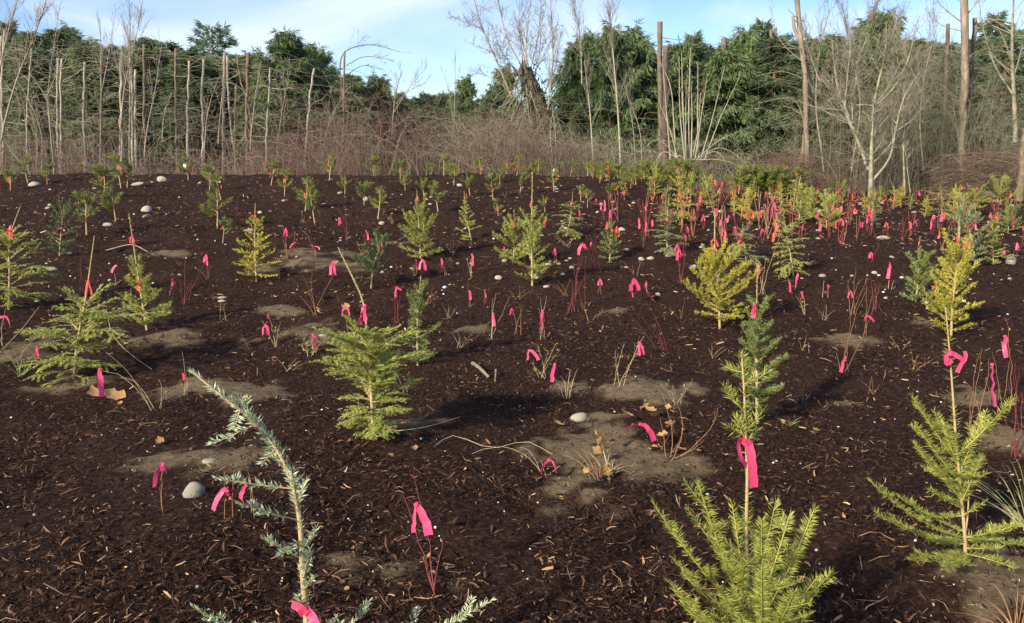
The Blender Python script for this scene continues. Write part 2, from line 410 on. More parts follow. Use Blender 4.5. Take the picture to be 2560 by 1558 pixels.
def rock_mesh(seed, sub=2, rough=0.34, facets=3):
    """a rounded river stone: warped sphere made of quads, slightly flattened underneath"""
    rg = np.random.default_rng(seed)
    nu, nv = (14, 9) if sub == 2 else ((7, 5) if sub == 1 else (5, 4))
    a = np.arange(nu) / nu * 2 * math.pi; b = np.linspace(0, math.pi, nv)
    A, B = np.meshgrid(a, b)
    P = np.stack([np.sin(B) * np.cos(A), np.sin(B) * np.sin(A), np.cos(B)], -1).reshape(-1, 3)
    r = np.ones(len(P))
    for _ in range(7):
        d = unit(rg.normal(size=3)); r += rough * rg.normal(0, 0.5) * np.exp(-3 * (1 - P @ d))
    r = np.clip(r, 0.78, 1.22)
    for _ in range(3 + facets):
        d = unit(rg.normal(size=3)); c = rg.uniform(0.72, 0.95); dd = (P * r[:, None]) @ d
        P = np.where((dd > c)[:, None], P * (c / np.maximum(dd, 1e-6))[:, None] ** 0.8, P)
    P = P * r[:, None]
    P = P * np.array([1, rg.uniform(0.65, 0.9), rg.uniform(0.5, 0.75)])
    idx = np.arange(nu * nv).reshape(nv, nu)
    F = np.stack([idx[:-1], np.roll(idx, -1, 1)[:-1], np.roll(idx, -1, 1)[1:], idx[1:]], -1)
    return P, F

def scatter_rocks(name, n, y0, y1, smin, smax, mat, rng, where=None, power=1.0):
    protos = [rock_mesh(50 + i, 1) for i in range(6)]
    x, y = field_points(n, y0, y1, rng, power)
    if where is not None:
        k = where(x, y, rng); x, y = x[k], y[k]
    z = height(x, y) + fine_z(x, y)
    g = Geo()
    for i in range(len(x)):
        P, F = protos[rng.integers(6)]
        s = smin * (smax / smin) ** (rng.random() ** 1.6)
        t = rng.random() * 6.283; c, sn = math.cos(t), math.sin(t)
        Q = P @ np.array([[c, sn, 0], [-sn, c, 0], [0, 0, 1]])
        g.quads(Q * s * 0.5 + np.array([x[i], y[i], z[i] + s * 0.12]), F)
    return tag(g.build(name, mat, smooth=True), kind='stuff')
M['pebble'] = material('pale_pebbles', [(0.0, (0.25, 0.23, 0.19)), (0.6, (0.50, 0.48, 0.42)), (1.0, (0.70, 0.68, 0.62))], island=True, rough=0.8)
scatter_rocks('pebbles', 420, 2.3, 8.0, 0.006, 0.020, M['pebble'], r1)
scatter_rocks('pebbles', 800, 8.0, 21.0, 0.012, 0.055, M['pebble'], r1, where=lambda x, y, rg: rg.random(len(x)) < np.clip(0.35 + 3.0 * vnoise(x, y, 1.1, 21), 0.03, 1))
def clods(n, rng):
    protos = [rock_mesh(80 + i, 0, 0.5) for i in range(6)]
    area = np.array([min(rx * ry, 0.25) + 0.01 for _, _, rx, ry in soil_w]); w = rng.choice(len(soil_w), n, p=area / area.sum())
    sw = np.array(soil_w)[w]; a = rng.random(n) * 6.283; r = np.sqrt(rng.random(n)) * 1.15
    x, y = sw[:, 0] + np.cos(a) * r * sw[:, 2], sw[:, 1] + np.sin(a) * r * sw[:, 3]
    k = (rng.random(n) < soil_at(x, y) + 0.12) & (y < 13) & (y > 1.8); x, y = x[k], y[k]; n = len(x)
    s = 0.006 * 5.5 ** (rng.random(n) ** 1.7); z = height(x, y) + fine_z(x, y) + s * 0.12
    g = Geo(); pick = rng.integers(6, size=n); t = rng.random(n) * 6.283
    for q in range(6):
        P, F = protos[q]; m = pick == q; c, sn = np.cos(t[m])[:, None], np.sin(t[m])[:, None]
        V = np.stack([P[None, :, 0] * c - P[None, :, 1] * sn, P[None, :, 0] * sn + P[None, :, 1] * c, np.broadcast_to(P[None, :, 2], (m.sum(), len(P)))], -1) * (s[m] * 0.5)[:, None, None] + np.stack([x, y, z], -1)[m][:, None]
        g.quads(V, (np.arange(m.sum())[:, None, None] * len(P) + F.reshape(1, -1, 4)).reshape(-1, 4))
    return tag(g.build('soil_clods', M['clod'], smooth=False), kind='stuff')
clods(6500, r1)

# ---------------------------------------------------------------- stones, each its own
STONE_MESH = []
for i in range(9):
    g = Geo(); P, F = rock_mesh(200 + i, 2); g.quads(P, F); STONE_MESH.append(g.mesh('stone', M['stone'], True))
def stone(px, py, w, h, label, group=None, k=None, yaw=None):
    p = on_ground(px, py + h * 0.35)
    d = math.hypot(p[0], p[1])
    o = bpy.data.objects.new('stone', STONE_MESH[(k if k is not None else RNG.integers(9)) % 9]); COL.objects.link(o)
    sw = w / FPX * d / 2
    sh = max(h / FPX * d / 2, sw * 0.35)
    o.scale = (sw * 1.05, sw * 0.9, sh * 1.6); o.location = (p[0], p[1], p[2] + sh * 0.22)
    o.rotation_euler = (RNG.normal(0, 0.12), RNG.normal(0, 0.12), yaw if yaw is not None else RNG.random() * 0.8 - 0.4)
    return tag(o, label, 'stone', group)
NAMED_STONES = [(487, 1220, 52, 58, 'large smooth oval beige stone on bare soil beside the blue-green sapling', 2), (1450, 1042, 50, 28, 'blocky pale grey stone on soil above the tan maple leaf', 4),
    (527, 1154, 44, 6, 'thin flat grey stone sliver behind the leaning blue-green sapling', 1), (407, 447, 26, 17, 'biggest whitish stone standing up on the far mound crest', 3),
    (345, 460, 30, 10, 'long flat pale stone just below the crest stones', 5), (368, 522, 28, 20, 'domed whitish stone on the slope above a flat twin', 0), (367, 540, 22, 10, 'flat whitish stone tucked under the domed one', 6),
    (270, 562, 25, 11, 'pale oblong stone between two orange-flagged pines', 7), (86, 460, 24, 12, 'pale low stone near the crest by the leftmost pines', 8), (555, 743, 24, 10, 'upper of two pale stones by the red whips', 1),
    (556, 752, 22, 8, 'lower of two pale stones by the red whips', 2), (130, 672, 26, 10, 'white stone right of the bent-topped hemlock', 4), (955, 558, 19, 10, 'white loaf-shaped stone below the middle slope pines', 0),
    (1247, 692, 20, 13, 'rounded pale stone left of the tall slope fir', 3), (1676, 638, 26, 14, 'big pale round stone beside the double pink ribbon', 5), (1626, 645, 18, 11, 'tilted pale stone, second in the row of three', 6),
    (1605, 649, 17, 9, 'cream stone, first in the row of three', 7), (1566, 625, 17, 8, 'white flat stone above the row of three stones', 2), (1555, 573, 17, 11, 'grey-white stone beside the small coral-flagged spruce', 8),
    (1646, 735, 15, 11, 'small white stone below the double pink ribbon pair', 0), (1800, 527, 15, 13, 'round cream stone among the flagged planting', 1), (2056, 688, 18, 10, 'white stone before the drooping hemlock', 3),
    (2527, 651, 22, 24, 'upright pale stone near the yellow-green spruce', 4), (808, 838, 20, 13, 'white stone beside the yellow-leaved shrub', 5), (1735, 666, 15, 12, 'pale stone left of the big yellow fir', 6),
    (1372, 660, 18, 8, 'low white stone right of the slope fir stem', 7), (1397, 659, 12, 7, 'small white stone beside the low white stone', 2), (1430, 668, 13, 9, 'white stone above the tall red whips', 8),
    (850, 482, 14, 10, 'white stone under the crest on the middle mound', 1), (915, 496, 17, 13, 'pale grey stone beside a crest pine stem', 0), (1150, 463, 16, 9, 'pale stone near the middle of the crest', 3),
    (650, 530, 12, 8, 'round pale stone right of the leaning pine pair', 5), (624, 575, 24, 10, 'white stone cluster piece behind the yellow-green spruce', 6), (2210, 596, 30, 6, 'flat white stone strip in the flagged planting', 7)]
for sx, sy, sw, sh, lab, k in NAMED_STONES: stone(sx, sy, sw, sh, lab, k=k)
rs = np.random.default_rng(5)
loose = []
for i in range(95):
    py = 455 + 260 * rs.random() ** 1.7; px = rs.uniform(0, 2560) if rs.random() < 0.45 else rs.uniform(1000, 2560)
    if py < 490 and px > 1900: py += 50
    loose.append((px, py))
for band, sel in (('high on the mulch slope', lambda y: y < 495), ('halfway up the mulch slope', lambda y: 495 <= y < 570), ('low on the mulch slope', lambda y: y >= 570)):
    for i, (px, py) in enumerate(sorted(p for p in loose if sel(p[1]))):
        w = rs.uniform(7, 15) * (0.7 + (py - 450) / 500)
        stone(px, py, w, w * rs.uniform(0.45, 0.75), f'small pale stone {band}, {ordinal(i + 1)} from the left', 'small pale stones on the slope')
# ---------------------------------------------------------------- growing things
def along(path, t):
    path = np.asarray(path, float); K = len(path)
    s = np.asarray(t) * (K - 1); i = np.clip(s.astype(int), 0, K - 2); f = (s - i)[:, None]
    return path[i] * (1 - f) + path[i + 1] * f, unit(path[i + 1] - path[i])

def arc(path):
    return float(np.linalg.norm(np.diff(path, axis=0), axis=1).sum())

def bez(a, c, b, K=7):
    t = np.linspace(0, 1, K)[:, None]
    a, b, c = np.asarray(a, float), np.asarray(b, float), np.asarray(c, float)
    return a * (1 - t) ** 2 + 2 * c * t * (1 - t) + b * t * t

def smooth_path(pts, K=16):
    pts = np.asarray(pts, float)
    if len(pts) == 2: return pts[0] + (pts[1] - pts[0]) * np.linspace(0, 1, K)[:, None]
    d = np.r_[0, np.cumsum(np.linalg.norm(np.diff(pts, axis=0), axis=1))]; d /= d[-1]
    m = np.gradient(pts, d, axis=0)
    out = []
    for t in np.linspace(0, 1, K):
        i = min(np.searchsorted(d, t, 'right') - 1, len(pts) - 2); h = d[i + 1] - d[i]; u = (t - d[i]) / h
        out.append((2*u**3-3*u**2+1)*pts[i] + (u**3-2*u**2+u)*h*m[i] + (-2*u**3+3*u**2)*pts[i+1] + (u**3-u**2)*h*m[i+1])
    return np.array(out)

def grow(p0, az, el0, el1, L, K, rng, wob=0.06):
    el = np.linspace(el0, el1, K - 1) + rng.normal(0, wob, K - 1)
    a = az + np.cumsum(rng.normal(0, wob, K - 1))
    st = np.stack([np.cos(el) * np.cos(a), np.cos(el) * np.sin(a), np.sin(el)], -1) * (L / (K - 1))
    return np.vstack([p0, p0 + np.cumsum(st, 0)])

def needles(g, path, L, dens, w, mode, ang, rng, t0=0.0, m=0, tuft=True):
    """clothe a shoot: 'round' bottlebrush, 'flat' two-ranked, 'brush' between, 'pine' long and swept forward"""
    ln = arc(path); n = max(int(ln * dens * (1 - t0)), 4)
    t = t0 + (1 - t0) * np.sort(rng.random(n))
    P, T = along(path, t)
    ref = np.where(np.abs(T[:, 2:3]) < 0.93, np.array([[0, 0, 1.0]]), np.array([[1.0, 0.3, 0]]))
    S = unit(np.cross(T, ref)); U = np.cross(S, T)
    if mode in ('round', 'pine'): az = rng.random(n) * 2 * math.pi
    else:
        sg = 0.35 if mode == 'flat' else 0.75
        az = np.where(rng.random(n) < 0.5, 1, -1) * (math.pi / 2 - rng.normal(0.20, sg, n))
    rad = np.cos(az)[:, None] * U + np.sin(az)[:, None] * S
    an = R(ang) + rng.normal(0, 0.16, n)
    if tuft: an = an * (1 - 0.55 * sstep(0.9, 1.0, t))
    D = unit(np.cos(an)[:, None] * T + np.sin(an)[:, None] * rad + np.array([0, 0, 0.05]))
    ll = L * rng.uniform(0.75, 1.1, n) * (1 - 0.25 * sstep(0.85, 1.0, t))
    W = np.cross(D, (U if mode in ('flat', 'brush') else rad) + rng.normal(0, 0.45, (n, 3)))
    g.blades(P, D, ll, w, W, m)

KIND = {   # branches, elevation at foot and top of the crown, bend, side twigs, side length, needle length, per metre, width, arrangement, angle
    'fir':     dict(n=30, e0=8, e1=55, bend=14, sides=6, sf=0.46, L=0.028, dens=760, w=0.0030, mode='brush', ang=58),
    'stiff':   dict(n=34, e0=14, e1=48, bend=10, sides=6, sf=0.48, L=0.026, dens=800, w=0.0034, mode='flat', ang=60),
    'hemlock': dict(n=50, e0=4, e1=46, bend=-26, sides=12, sf=0.42, L=0.014, dens=950, w=0.0031, mode='flat', ang=66),
    'rising':  dict(n=92, e0=8, e1=44, bend=-16, sides=12, sf=0.42, L=0.015, dens=950, w=0.0031, mode='flat', ang=64),
    'spruce':  dict(n=34, e0=6, e1=48, bend=8, sides=6, sf=0.42, L=0.021, dens=850, w=0.0030, mode='round', ang=52),
    'wispy':   dict(n=38, e0=0, e1=40, bend=-34, sides=7, sf=0.42, L=0.022, dens=600, w=0.0030, mode='flat', ang=60),
}

def conifer(name, kind, loc, trunk, hw, crown=(0.06, 0.78), tone='green', label=None, seed=0, profile=0.72, dist=5.0, group=None, n_mul=1.0, shape=None, bark='bark_young', leader_needles=True, trunk_r=None):
    """one young conifer: stem, branches and their needles. trunk: points from the foot up, relative to loc"""
    k = KIND[kind]; rng = np.random.default_rng(seed)
    lod = float(np.clip(3.8 / dist, 0.28, 1.0)); wm = k['w'] * float(np.clip(dist / 4.0, 1.0, 3.2))
    root = thing(name, loc, label, 'seedling', group)
    H = trunk[-1][2] - trunk[0][2]
    tp = smooth_path(trunk, 18)
    r0 = trunk_r or 0.006 + 0.006 * H
    gt = Geo(); gt.tubes(tp, np.linspace(r0, r0 * 0.22, len(tp)), 6)
    st = gt.build('stem', M[bark], root, True)
    gl = Geo()
    if leader_needles:
        lead = tp[int(len(tp) * crown[1]) - 1:]
        if len(lead) > 1: needles(gl, lead, k['L'] * 0.9, k['dens'] * 0.5 * lod, wm, 'round', 48, rng)
    needles(gl, tp[2:int(len(tp) * crown[1])], k['L'], k['dens'] * 0.5 * lod, wm, 'round', 60, rng)
    tag(gl.build('needles', M[tone], st), kind='stuff')
    n = int(k['n'] * n_mul)
    one = dist > 9.0
    gb_all, gn_all = Geo(), Geo()
    az0 = rng.random() * 6.28
    for i in range(n):
        u = (i + rng.uniform(-0.3, 0.3)) / n; u = min(max(u, 0.0), 1.0)
        t = crown[0] + (crown[1] - crown[0]) * u
        P, T = along(tp, np.array([t]))
        L = hw * (1 - profile * u ** 1.2) * rng.uniform(0.62, 1.22)
        if shape: L = hw * float(np.interp(u, [a for a, b in shape], [b for a, b in shape])) * rng.uniform(0.60, 1.25)
        elif u < 0.12: L *= 0.75
        if rng.random() < 0.14: continue
        L *= rng.uniform(0.78, 1.22)
        az = az0 + i * 2.399 + rng.normal(0, 0.35)
        el = R(k['e0'] + (k['e1'] - k['e0']) * u + rng.normal(0, 10))
        ax = grow(P[0], az, el, el + R(k['bend']), L, 7, rng)
        gb = gb_all if one else Geo(); gn = gn_all if one else Geo()
        gb.tubes(ax, np.linspace(r0 * 0.38, r0 * 0.10, 7) * (0.6 + 0.5 * L / hw), 4)
        needles(gn, ax, k['L'], k['dens'] * lod, wm, k['mode'], k['ang'], rng, t0=0.06)
        ns = int(round(k['sides'] * min(1.3, L / hw + 0.15)))
        for j in range(ns):
            ts = 0.18 + 0.72 * (j + 0.5) / ns
            p, tt = along(ax, np.array([ts]))
            a2 = math.atan2(tt[0, 1], tt[0, 0]) + (1 if j % 2 else -1) * rng.uniform(0.65, 1.0)
            e2 = math.asin(np.clip(tt[0, 2], -1, 1)) + rng.normal(0, 0.10)
            sp = grow(p[0], a2, e2, e2 + R(k['bend'] * 0.8), L * k['sf'] * (1.15 - 0.75 * ts) * rng.uniform(0.7, 1.2), 5, rng)
            gb.tubes(sp, np.linspace(r0 * 0.14, r0 * 0.06, 5), 3)
            needles(gn, sp, k['L'], k['dens'] * lod, wm, k['mode'], k['ang'], rng, t0=0.03)
        if not one:
            b = gb.build('branch', M[bark], root, True)
            tag(gn.build('needles', M[tone], b), kind='stuff')
    if one:
        b = gb_all.build('branches', M[bark], root, True)
        tag(gn_all.build('needles', M[tone], b), kind='stuff')
    return root

# ---------------------------------------------------------------- plastic tape
def tape_strip(g, path, w, w_end=None, twist=(0, 0), facing=None, rng=None):
    path = np.asarray(path, float); K = len(path)
    T = unit(np.gradient(path, axis=0))
    f = np.array([0, 1.0, 0.15]) if facing is None else facing
    S = unit(np.cross(T, f)); N = np.cross(S, T)
    a = np.linspace(twist[0], twist[1], K)[:, None]
    W = S * np.cos(a) + N * np.sin(a)
    ww = np.linspace(w, w_end or w, K)[:, None]
    cr = np.sin(np.arange(K) * 1.9 + path[0, 0] * 40)[:, None] * 0.10
    V = np.stack([path - W * ww / 2 * (1 + cr), path + N * ww * 0.12, path + W * ww / 2 * (1 - cr)], 1)
    i = np.arange(K - 1)[:, None] * 3
    F = np.concatenate([i + np.array([[0, 1, 4, 3]]), i + np.array([[1, 2, 5, 4]])])
    g.quads(V, F)

def ribbon(pos, size, label, color='pink', seed=0, tails=None, group=None, simple=False):
    """tape tied round a stem: a knot and hanging tails. size: length of the longer tail in metres; tails: [(sideways, down, width factor)]"""
    rng = np.random.default_rng(seed + 900)
    w = np.clip(size * 0.24, 0.014, 0.030)
    if tails is None:
        s = rng.choice([-1, 1])
        tails = [(s * rng.uniform(0.0, 0.28), rng.uniform(0.85, 1.0), 1.0)]
        if rng.random() < 0.75: tails.append((-s * rng.uniform(0.0, 0.32), rng.uniform(0.55, 0.98), rng.uniform(0.6, 1.0)))
    if not simple:
        root = thing('ribbon', pos, label, 'ribbon', group)
    allg = Geo()
    kg = allg if simple else Geo()
    a = np.linspace(0, 2 * math.pi, 9)[:-1]
    kw = w * 0.42
    ring = [[math.cos(q) * kw * 0.75, math.sin(q) * kw * 0.75, 0] for q in a]
    ring.append(ring[0])
    ring = np.array(ring); V = np.stack([ring * 0.85 + [0, 0, -kw * 0.75], ring * 1.15, ring * 0.8 + [0, 0, kw * 0.75]], 1)
    V = V + rng.normal(0, kw * 0.08, V.shape); V[-1] = V[0]
    i = np.arange(8)[:, None] * 3
    kg.quads(V, np.concatenate([i + np.array([[0, 3, 4, 1]]), i + np.array([[1, 4, 5, 2]])]))
    if not simple: kg.build('knot', M[color], root, True)
    for dx, dn, wf in tails:
        L = size
        end = np.array([dx * L, rng.normal(-0.10, 0.12) * L, -dn * L])
        out = np.array([dx * (0.55 if abs(dx) > 0.5 else 0.75) * L + rng.normal(0, 0.05) * L, -0.10 * L, 0.06 * L if abs(dx) > 0.5 else -0.18 * L])
        p = bez([0, -kw * 0.6, 0], out, end, 8)
        p[2:-1] += rng.normal(0, 0.022 * L, (5, 3))
        tg = allg if simple else Geo()
        tape_strip(tg, p, w * wf * 0.62, w * wf * rng.uniform(0.95, 1.15), (rng.normal(0, 0.5), rng.normal(0, 0.9)))
        if not simple: tg.build('tail', M[color], root, True)
    if simple:
        o = allg.build('ribbon', M[color], None, True, pos)
        return tag(o, label, 'ribbon', group)
    return root

def ribbon_px(px, py, hpx, Y, label, color='pink', seed=0, tails=None, group=None):
    """px, py: the knot in the photo; hpx: how far the tails hang in photo pixels"""
    p = at_depth(px, py, Y); d = np.linalg.norm(p - np.array([0, 0, EYE]))
    return ribbon(p, hpx / FPX * d, label, color, seed, tails, group, simple=hpx < 26)

# ---------------------------------------------------------------- hand-placed young conifers
# name, kind, foot x y, top x y, half width, crown share, tone, words, ribbons [(x, y, hang, colour)], more
def planted(name, kind, xb, yb, xt, yt, hw, crown, tone, words, ribbons=(), via=(), profile=0.72, n_mul=1.0, far=23.5, group=None, leader_needles=True, shape=None):
    p = on_ground(xb, yb, far); Y = p[1]
    seed = int(xb * 7 + yb)
    pts = [np.zeros(3)] + [at_depth(x, y, Y) - p for x, y in via] + [at_depth(xt, yt, Y) - p]
    pts[0] = np.array([0, 0, -0.02])
    if len(pts) == 2: pts.insert(1, (pts[0] + pts[1]) / 2 + np.array([RNG.normal(0, 0.012), RNG.normal(0, 0.02), 0]))
    d = float(np.linalg.norm(p - np.array([0, 0, EYE])))
    conifer(name, kind, p, pts, hw / FPX * d, crown, tone, words, seed, profile, d, group, n_mul, leader_needles=leader_needles, shape=shape)
    for i, rb in enumerate(ribbons):
        x, y, h = rb[:3]; c = rb[3] if len(rb) > 3 else 'pink'; tl = rb[4] if len(rb) > 4 else None
        which = {1: '', 2: ['upper ', 'lower '][i] if len(ribbons) == 2 else ''}.get(len(ribbons), (ordinal(i + 1) + ' ') if len(ribbons) > 2 else '')
        cn = {'pink': 'pink', 'coral': 'coral pink', 'orange': 'orange'}[c]
        ribbon_px(x, y, h, Y - 0.03, f'{which}{cn} ribbon on the {words}', c, seed + i, tl)

P_ = planted
P_('hemlock_seedling', 'rising', 935, 1105, 845, 618, 142, (0.04, 0.56), 'hem', 'feathery yellow-green hemlock, tallest on the middle mulch', [(912, 765, 48, 'pink', [(-0.25, 0.95, 1.0), (0.0, 0.75, 0.8)])], via=[(927, 960), (918, 835), (905, 745), (880, 690)], shape=[(0, .42), (.2, .55), (.4, .85), (.6, 1.0), (.8, .80), (.93, .40), (1, .2)])
P_('hemlock_seedling', 'hemlock', 183, 950, 236, 590, 135, (0.04, 0.54), 'hem', 'wide low hemlock with a thin flagged leader', [(222, 703, 36, 'coral', [(-0.2, 0.95, 1.1), (0.15, 0.8, 0.9)])], via=[(195, 850), (212, 760)], shape=[(0, .65), (.12, .8), (.3, .65), (.5, 1.0), (.75, .8), (1, .35)])
P_('hemlock_seedling', 'hemlock', 22, 775, 52, 515, 108, (0.05, 0.72), 'hem', 'hemlock with a drooping bent tip near the left edge', [(27, 566, 34, 'coral')], via=[(24, 690), (26, 590), (40, 545)], profile=0.6)
P_('fir_seedling', 'fir', 368, 825, 322, 533, 78, (0.05, 0.60), 'lime', 'pale green fir behind the wide low hemlock', [(330, 592, 22, 'pink'), (346, 702, 26, 'coral')], via=[(352, 730), (335, 620)])
P_('spruce_seedling', 'spruce', 641, 705, 638, 508, 62, (0.10, 0.80), 'yellow', 'yellow-green bushy spruce with a bare flagged tip', [(637, 538, 14, 'coral')], profile=0.62)
P_('fir_seedling', 'fir', 1045, 915, 1052, 690, 62, (0.04, 0.88), 'green', 'blue-green fir half hidden behind the feathery hemlock', [(1056, 650, 30)], profile=0.5)
P_('fir_seedling', 'stiff', 927, 722, 958, 600, 66, (0.25, 0.92), 'dark', 'dark green fir leaning among the red whips', [(955, 612, 24)], via=[(935, 660)], profile=0.45)
P_('fir_seedling', 'fir', 1052, 645, 1042, 478, 62, (0.02, 0.60), 'lime', 'rounded lime fir bush with a long bare leader', [(1044, 492, 18, 'coral')], profile=0.15, n_mul=1.3)
P_('spruce_seedling', 'spruce', 1180, 605, 1160, 478, 36, (0.06, 0.85), 'lime', 'small bright spruce right of the rounded fir bush', [(1166, 485, 12, 'coral')])
P_('fir_seedling', 'fir', 1331, 715, 1331, 432, 80, (0.06, 0.62), 'lime', 'tall slope fir with a very long straight leader', [(1327, 508, 12, 'coral'), (1362, 552, 22, 'coral')], profile=0.45, n_mul=0.9)
P_('fir_seedling', 'fir', 1283, 660, 1285, 525, 60, (0.10, 0.70), 'lime', 'shorter fir just left of the tall slope fir', [(1284, 556, 26), (1260, 617, 12)], profile=0.5)
P_('fir_seedling', 'wispy', 1416, 592, 1432, 480, 42, (0.05, 0.75), 'green', 'dark bushy fir below a double pink flag', [(1428, 508, 12, 'coral'), (1448, 525, 14)], profile=0.45)
P_('spruce_seedling', 'spruce', 1524, 655, 1527, 555, 32, (0.06, 0.92), 'green', 'small deep green spruce with coral flags at its top', [(1517, 556, 18, 'coral'), (1528, 566, 14, 'pink'), (1542, 568, 26, 'coral')], profile=0.35)
P_('hemlock_seedling', 'hemlock', 1668, 640, 1672, 490, 52, (0.05, 0.80), 'grey', 'drooping hemlock just left of the big yellow fir', [(1667, 546, 18, 'coral')], profile=0.55)
P_('fir_seedling', 'fir', 1800, 822, 1787, 520, 92, (0.10, 0.58), 'yellow', 'big bright yellow fir on the right slope', [(1785, 596, 22, 'coral', [(0.5, 0.9, 1), (-0.3, 0.5, .8)]), (1783, 622, 20, 'coral')], via=[(1797, 740), (1788, 640)], profile=0.25, n_mul=1.25)
P_('fir_seedling', 'wispy', 1868, 660, 1856, 560, 52, (0.05, 0.9), 'grey', 'grey-green wispy fir peeping over the big yellow fir', [(1852, 585, 26, 'coral')], profile=0.5)
P_('hemlock_seedling', 'wispy', 1985, 690, 1958, 535, 56, (0.08, 0.86), 'hem', 'leaning wispy hemlock with a yellow top', [(1936, 582, 22, 'coral'), (1946, 578, 18, 'coral'), (1953, 580, 14, 'coral')], via=[(1975, 630)], profile=0.4)
P_('fir_seedling', 'fir', 2290, 755, 2300, 590, 54, (0.03, 0.68), 'green', 'dense green fir left of the yellow bottlebrush fir', [(2298, 606, 16, 'coral')], profile=0.45, n_mul=1.25)
P_('fir_seedling', 'fir', 2378, 840, 2398, 545, 84, (0.05, 0.68), 'yellow', 'yellow bottlebrush fir with gaps along its stem', [(2394, 594, 26, 'coral'), (2419, 604, 18)], via=[(2381, 770), (2394, 650)], profile=0.35, n_mul=1.15)
P_('fir_seedling', 'stiff', 2440, 670, 2400, 505, 52, (0.06, 0.8), 'grey', 'blue-grey fir behind the yellow bottlebrush fir', [(2419, 556, 20, 'coral'), (2436, 555, 14)], via=[(2432, 610)], profile=0.4)
P_('spruce_seedling', 'spruce', 2484, 662, 2482, 560, 30, (0.04, 0.92), 'lime', 'narrow lime spruce by the upright pale stone', [(2481, 630, 12, 'coral'), (2509, 622, 14)], profile=0.3)
P_('fir_seedling', 'fir', 1998, 555, 2000, 455, 40, (0.04, 0.78), 'lime', 'full lime fir, first of two before the birch-white alder', [(1976, 505, 12, 'coral')], profile=0.4)
P_('fir_seedling', 'fir', 2066, 572, 2064, 478, 42, (0.04, 0.8), 'lime', 'full lime fir, second of two before the birch-white alder', [(2082, 515, 12, 'coral')], profile=0.4)
P_('fir_seedling', 'wispy', 2355, 548, 2350, 460, 44, (0.04, 0.8), 'green', 'grassy-looking fir amid the right-hand flags', [(2348, 483, 14, 'coral')], profile=0.4)
P_('fir_seedling', 'stiff', 2398, 600, 2412, 490, 40, (0.04, 0.85), 'grey', 'blue-green fir touching the grassy-looking fir', [(2360, 536, 14)], profile=0.4)
P_('fir_seedling', 'fir', 2520, 585, 2515, 520, 50, (0.04, 0.85), 'green', 'low spreading green fir near the right edge', [(2536, 555, 12, 'coral')], profile=0.3)
P_('fir_seedling', 'fir', 2503, 510, 2500, 462, 44, (0.04, 0.85), 'lime', 'lime fir standing before the brush pile', [(2496, 468, 10, 'coral')], profile=0.4)
P_('fir_seedling', 'spruce', 2440, 540, 2440, 478, 28, (0.3, 0.9), 'lime', 'flat-topped lime fir on a bare thin stem', [(2441, 470, 10, 'coral')], profile=0.1)
P_('hemlock_seedling', 'wispy', 1705, 560, 1698, 480, 50, (0.1, 0.8), 'yellow', 'golden wispy hemlock with arching side branches', [(1700, 485, 14, 'coral')], via=[(1703, 520)], profile=0.4, n_mul=0.7)
P_('fir_seedling', 'fir', 1768, 520, 1768, 440, 34, (0.05, 0.85), 'lime', 'upright lime fir between the flags and the brush', [(1742, 472, 10, 'pink')], profile=0.5)
P_('fir_seedling', 'fir', 1875, 560, 1868, 470, 40, (0.05, 0.85), 'yellow', 'yellow-green fir with coral flags on both sides', [(1858, 520, 16, 'coral'), (1868, 530, 14, 'coral')], profile=0.5)
P_('pine_seedling', 'spruce', 148, 640, 160, 512, 46, (0.05, 0.85), 'dark', 'blue-green pine with a pink bow at its waist', [(152, 570, 16, 'pink', [(-0.9, 0.8, 1.2), (0.6, 0.4, .8)])], profile=0.2)

# ---------------------------------------------------------------- three close saplings, shoot by shoot
def shoot(root, p_root, p_tip, ctrl, tone, rng, L, dens, w, mode, ang, r=0.0035, sides=0, sf=0.3, bark='bark_green', t0=0.05, K=9, side_from=0.35):
    p = bez(p_root, ctrl, p_tip, K)
    gb, gn = Geo(), Geo()
    gb.tubes(p, np.linspace(r, r * 0.4, K), 5)
    needles(gn, p, L, dens, w, mode, ang, rng, t0=t0)
    ln = arc(p)
    for j in range(sides):
        ts = side_from + (0.92 - side_from) * (j + 0.5) / sides
        q, tt = along(p, np.array([ts]))
        S = unit(np.cross(tt[0], np.array([0.05, 0, 1.0])))
        d = unit(tt[0] * 0.75 + S * (1 if j % 2 else -1) * rng.uniform(0.6, 0.9) + np.array([0, 0, rng.uniform(0.0, 0.25)]))
        l2 = ln * sf * (1.2 - ts) * rng.uniform(0.7, 1.25)
        s = bez(q[0], q[0] + d * l2 * 0.5 + np.array([0, 0, -0.004]), q[0] + d * l2, 5)
        gb.tubes(s, np.linspace(r * 0.5, r * 0.25, 5), 4)
        needles(gn, s, L * 0.85, dens, w, mode, ang, rng, t0=0.02)
    b = gb.build('branch', M[bark], root, True)
    tag(gn.build('needles', M[tone], b), kind='stuff')
    return p

